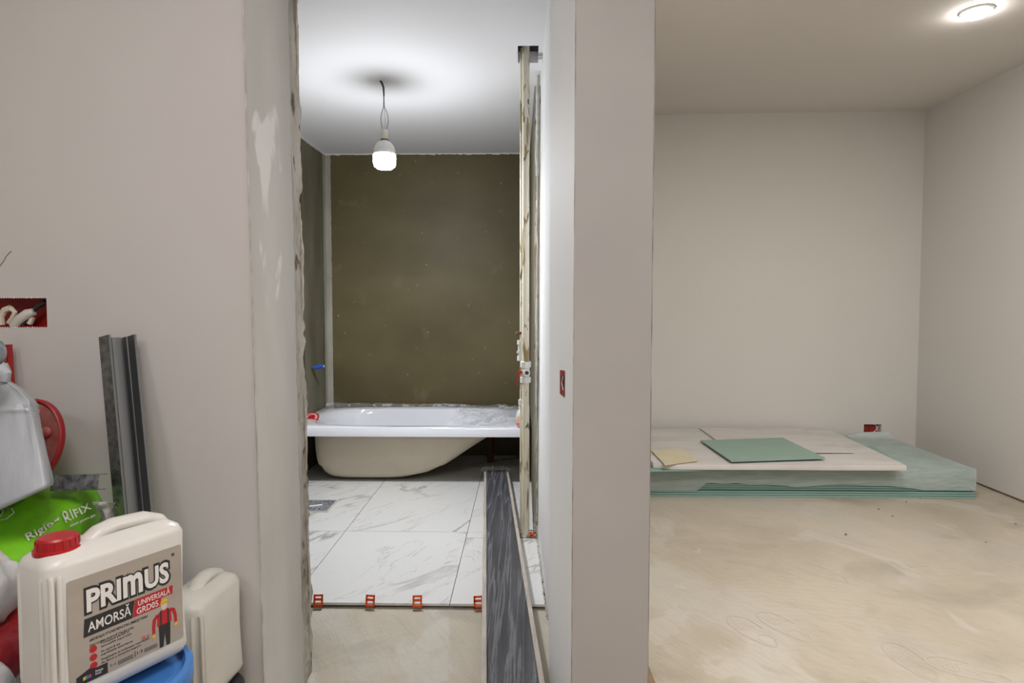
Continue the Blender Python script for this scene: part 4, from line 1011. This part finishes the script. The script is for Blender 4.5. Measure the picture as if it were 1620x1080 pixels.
# emblem outline on the sack
m = MB()
m.tube([on_sack(u, v, .002) for u, v in ((0,824),(10,822),(22,812),(18,805),(8,806))], .0015, 5, flat=.4); m.tube([on_sack(u, v, .002) for u, v in ((0,818),(5,811),(3,806))], .0015, 5, flat=.4)
m.build('printed_emblem', M['lettering_white'], green.children[0])
sack('white_sack', (-1.040, 1.055, .622), (.26, .17, .15), M['sackwhite'], 'crumpled white sack at the left edge below the green sack', rotz=.05, tilt=(radians(8), radians(14)), seed=31, wr=.022)
sack('red_sack', (-1.015, 1.095, .505), (.27, .20, .10), M['sackred'], 'dark red shiny sack left of the labelled jerrycan', rotz=.0, tilt=(radians(6), 0), seed=41, wr=.014)
sack('white_sack', (-.965, .985, .475), (.20, .12, .15), M['sackwhite'], 'white sack at the bottom left corner in front of the red sack', rotz=.2, tilt=(radians(20), radians(22)), seed=51, wr=.010)
# supporting sacks below the pile (out of frame) carried to the floor
for k in range(4):
    sack('cement_sack', (-1.17, 1.36, ZF+.068+k*.132), (.50, .30, .13), M['sackwhite'], ('lowest', 'second', 'third', 'fourth')[k] + ' white cement sack from the floor under the green sack', rotz=.0, seed=60+k, wr=.002, nx=20, ny=16)
for k in range(3):
    sack('cement_sack', (-1.03, 1.08, ZF+.078+k*.152), (.28, .20, .15), M['sackwhite'], ('lowest', 'second', 'third')[k] + ' small white cement sack from the floor under the red sack', rotz=.0, seed=70+k, wr=.002, nx=20, ny=16)
# white folded plastic bag standing on the green sack
bz0 = P(0, 812, 1.20).z; bz1 = P(0, 590, 1.22).z
pb = empty('plastic_bag', (P(5, 700, 1.30).x, 1.30, bz0), label='bluish white tied plastic bag standing on the green sack', cat='bag')
m = MB(); pbl = Vector(pb.location)
keyz = [(768, -80, 82, .20), (763, -82, 83, .21), (700, -75, 71, .19), (640, -65, 56, .17), (633, -62, 53, .16), (615, -45, 34, .11), (603, -24, 15, .06), (588, -16, 17, .04), (574, -22, 11, .03)]
rr = []
for v, ul, ur, dpt in keyz: pass
def lerpk(v):
    ks = sorted(keyz)
    for a, b in zip(ks, ks[1:]):
        if a[0] <= v <= b[0]:
            t = (v-a[0])/(b[0]-a[0]); return [a[i]*(1-t)+b[i]*t for i in range(4)]
for k in range(81):
    t = k/80; v = 574 + (768-574)*t
    _, ul, ur, dp_ = lerpk(v)
    cy = 1.30; cx_u = (ul+ur)/2; ring = []
    for j in range(56):
        a = 2*pi*j/56; c_, s_ = cos(a), sin(a)
        cc = math.copysign(abs(c_)**.55, c_); ss = math.copysign(abs(s_)**.55, s_)
        vb = 768 + (1-cc)*38; vv = 574 + (vb-574)*t
        y = cy + dp_*.42*ss*(.6+.4*t) + .0
        uu = cx_u + (ur-ul)/2*cc*(1 if cc < 0 else 1)
        p = P(uu, vv, y)
        fold = max(0, 1-abs(vv-645)/9)*.006 - max(0, 1-abs(vv-640-6*cc)/3)*.006
        r_ = nz((c_*2.5, s_*2.5, v*.010), 1, 71)*.010 + abs(nz((c_*6+v*.006, s_*6, v*.004), 1, 72))*.007 + fold
        ring.append(Vector((p.x, y + r_*(-1 if s_ < 0 else 1), p.z)) - pbl)
    rr.append(ring)
m.rings(rr); m.build('bag_body', M['bagplastic'], pb, smooth=True, angle=75)
m = MB()
# knot on top
m.tube([P(-15, 585, 1.29)-pbl, P(-4, 578, 1.28)-pbl, P(8, 592, 1.28)-pbl, P(5, 602, 1.28)-pbl], [.012,.014,.012,.009], 10); m.build('knot', M['bagplastic'], pb, smooth=True)
# red lid leaning against the wall
cR_ = P(45, 700, 1.44)
lid = empty('round_lid', (cR_.x, 1.44, cR_.z), label='dusty red oval plastic lid leaning against the wall behind the plastic bag', cat='lid')
lid.rotation_euler = (radians(78), radians(8), 0)
rx = (P(100,700,1.44).x - cR_.x); rz_ = (P(45,631,1.44).z - P(45,769,1.44).z)/2
m = MB()
def el(r, z, n=48): return [Vector((rx*r*cos(2*pi*j/n), rz_*r*sin(2*pi*j/n), z)) for j in range(n)]
m.rings([el(.0+.001,.004), el(.55,.004), el(.60,.007), el(.89,.007), el(.91,.004)], False, False); m.rings([el(.001,-.003), el(.95,-.003)], False, False)
m.build('lid_panel', M['redlid'], lid, smooth=True, angle=40)
m = MB(); m.rings([el(.91,.004), el(.92,.010), el(.95,.013), el(.99,.011), el(1.0,.006), el(.99,-.004), el(.95,-.004)], False, False); m.build('lid_rim', M['redrim'], lid, smooth=True, angle=50)
m = MB(); m.lathe([(0,.006),(.012,.006),(.012,.012),(.006,.016),(0,.016)], (rx*.5, rz_*.3, 0), 14); m.build('lid_boss', M['redlid'], lid, smooth=True)
# red straight edge and blue-black wheel at the frame edge
a0_, a1_ = P(10, 545, 1.515), P(24, 760, 1.50)
m = MB(); dv = (a1_-a0_); T = frame(a0_, (1,0,0), -dv)
m.box((-.014,-.006,-(a1_-a0_).length), (.004,.008,0), T); m.box((.006,-.006,-(a1_-a0_).length), (.012,.004,0), T)
tag(m.build('red_straightedge', M['redrim']), 'red plastic straightedge leaning on the wall behind the plastic bag', 'tool')
wh = P(-14, 557, 1.20)
wheel = empty('tape_roll', (wh.x, 1.19, wh.z), label='blue-grey tape roll hanging at the left edge above the plastic bag', cat='tape')
wheel.rotation_euler = (pi/2, 0, 0)
m = MB(); m.lathe([(.012,-.012),(.028,-.014),(.029,0),(.028,.014),(.012,.012),(.012,-.012)], n=30); m.build('roll', mat('speckled_grey_tape', (.10,.12,.15), .5, (.35,.37,.40), 40), wheel, smooth=True)
m = MB(); m.lathe([(.006,-.011),(.0115,-.011),(.0115,.011),(.006,.011),(.006,-.011)], n=20); m.build('core', M['wire_white'], wheel, smooth=True)
# spangled metal offcut
pA = P(84, 764, 1.38); pB = P(152, 762, 1.40)
off_ = empty('metal_offcut', ((pA.x+pB.x)/2, 1.39, (pA.z+pB.z)/2), label='short dark spangled zinc channel offcut on the green sack', cat='metal profile')
hwx = (pB.x-pA.x)/2+.012
m = MB(); T = Matrix.Rotation(-.03,4,'Y') @ Matrix.Rotation(radians(-14),4,'X')
m.box((-hwx,-.001,-.016),(hwx,.001,.016), T); m.build('web', M['plate'], off_)
m = MB(); m.box((-hwx,-.001,-.0175),(hwx,.028,-.016), T); m.build('lower_flange', M['plate'], off_)
m = MB(); m.box((-hwx,-.001,.016),(hwx,.028,.0175), T); m.build('upper_flange', M['plate'], off_)
# white scrap of film by the profiles
m = MB(); sc0 = P(165, 806, 1.40)
m.grid(lambda a, b: (sc0.x + .028*(a-.5)*2 + .004*nz((a*4,b*3,0)), 1.40+.02*nz((a*3,b*4,5))+.02*b, sc0.z + .018 - .06*b*(1-.75*abs(a-.55))), 14, 10)
tag(m.build('film_scrap', M['sackwhite'], smooth=True, angle=180), 'small white film scrap between the green sack and the steel profiles', 'scrap')
# --- steel drywall profiles leaning on the wall
topc = P(187, 531, 1.495)
d1 = P(206+8, 820, 1.42) - topc
d1 = d1.normalized(); Lp = (topc.z - ZF)/(-d1.z)
Tp = frame(topc, (1, 0, 0), -d1)
def prof_part(name, pts, mt, parent, th=.0009):
    ca, sa = cos(radians(20))*.88, sin(radians(20))*.88
    pts = [(x*ca-y*sa, x*sa+y*ca) for x, y in pts]
    m = MB(); L_ = []
    n_ = len(pts); outer = pts; inner = []
    for i, p in enumerate(pts):
        a = Vector(pts[max(i-1,0)]); b = Vector(pts[min(i+1,n_-1)]); t = (b-a).normalized(); inner.append((p[0]-t.y*th, p[1]+t.x*th))
    ring = list(outer) + inner[::-1]
    m.rings([[Vector((x, y, 0)) for x, y in ring], [Vector((x, y, -Lp+.012)) for x, y in ring]])
    return m.build(name, mt, parent)
stud = empty('steel_stud', mtx=Tp, label='galvanised steel stud profile leaning upright against the left wall', cat='metal profile')
# cross-section: x right, y away from the viewer
P0 = (-.044, -.008); P1 = (-.016, -.030); P1b = (-.012, -.026); Pw = (.004, .030); P2 = (.037, .002); P2b = (.042, .006)
prof_part('flange', [P0, P1], M['galv_dark'], stud)
prof_part('lip', [P1, P1b], M['galv'], stud)
prof_part('web', [P0, (-.028, .006), (-.024, .005), (-.018, .013), (-.010, .019), Pw], M['galv'], stud)
prof_part('flange', [Pw, (.014, .022), (.017, .022), P2], M['galv'], stud)
prof_part('lip', [P2, P2b], M['galv'], stud)
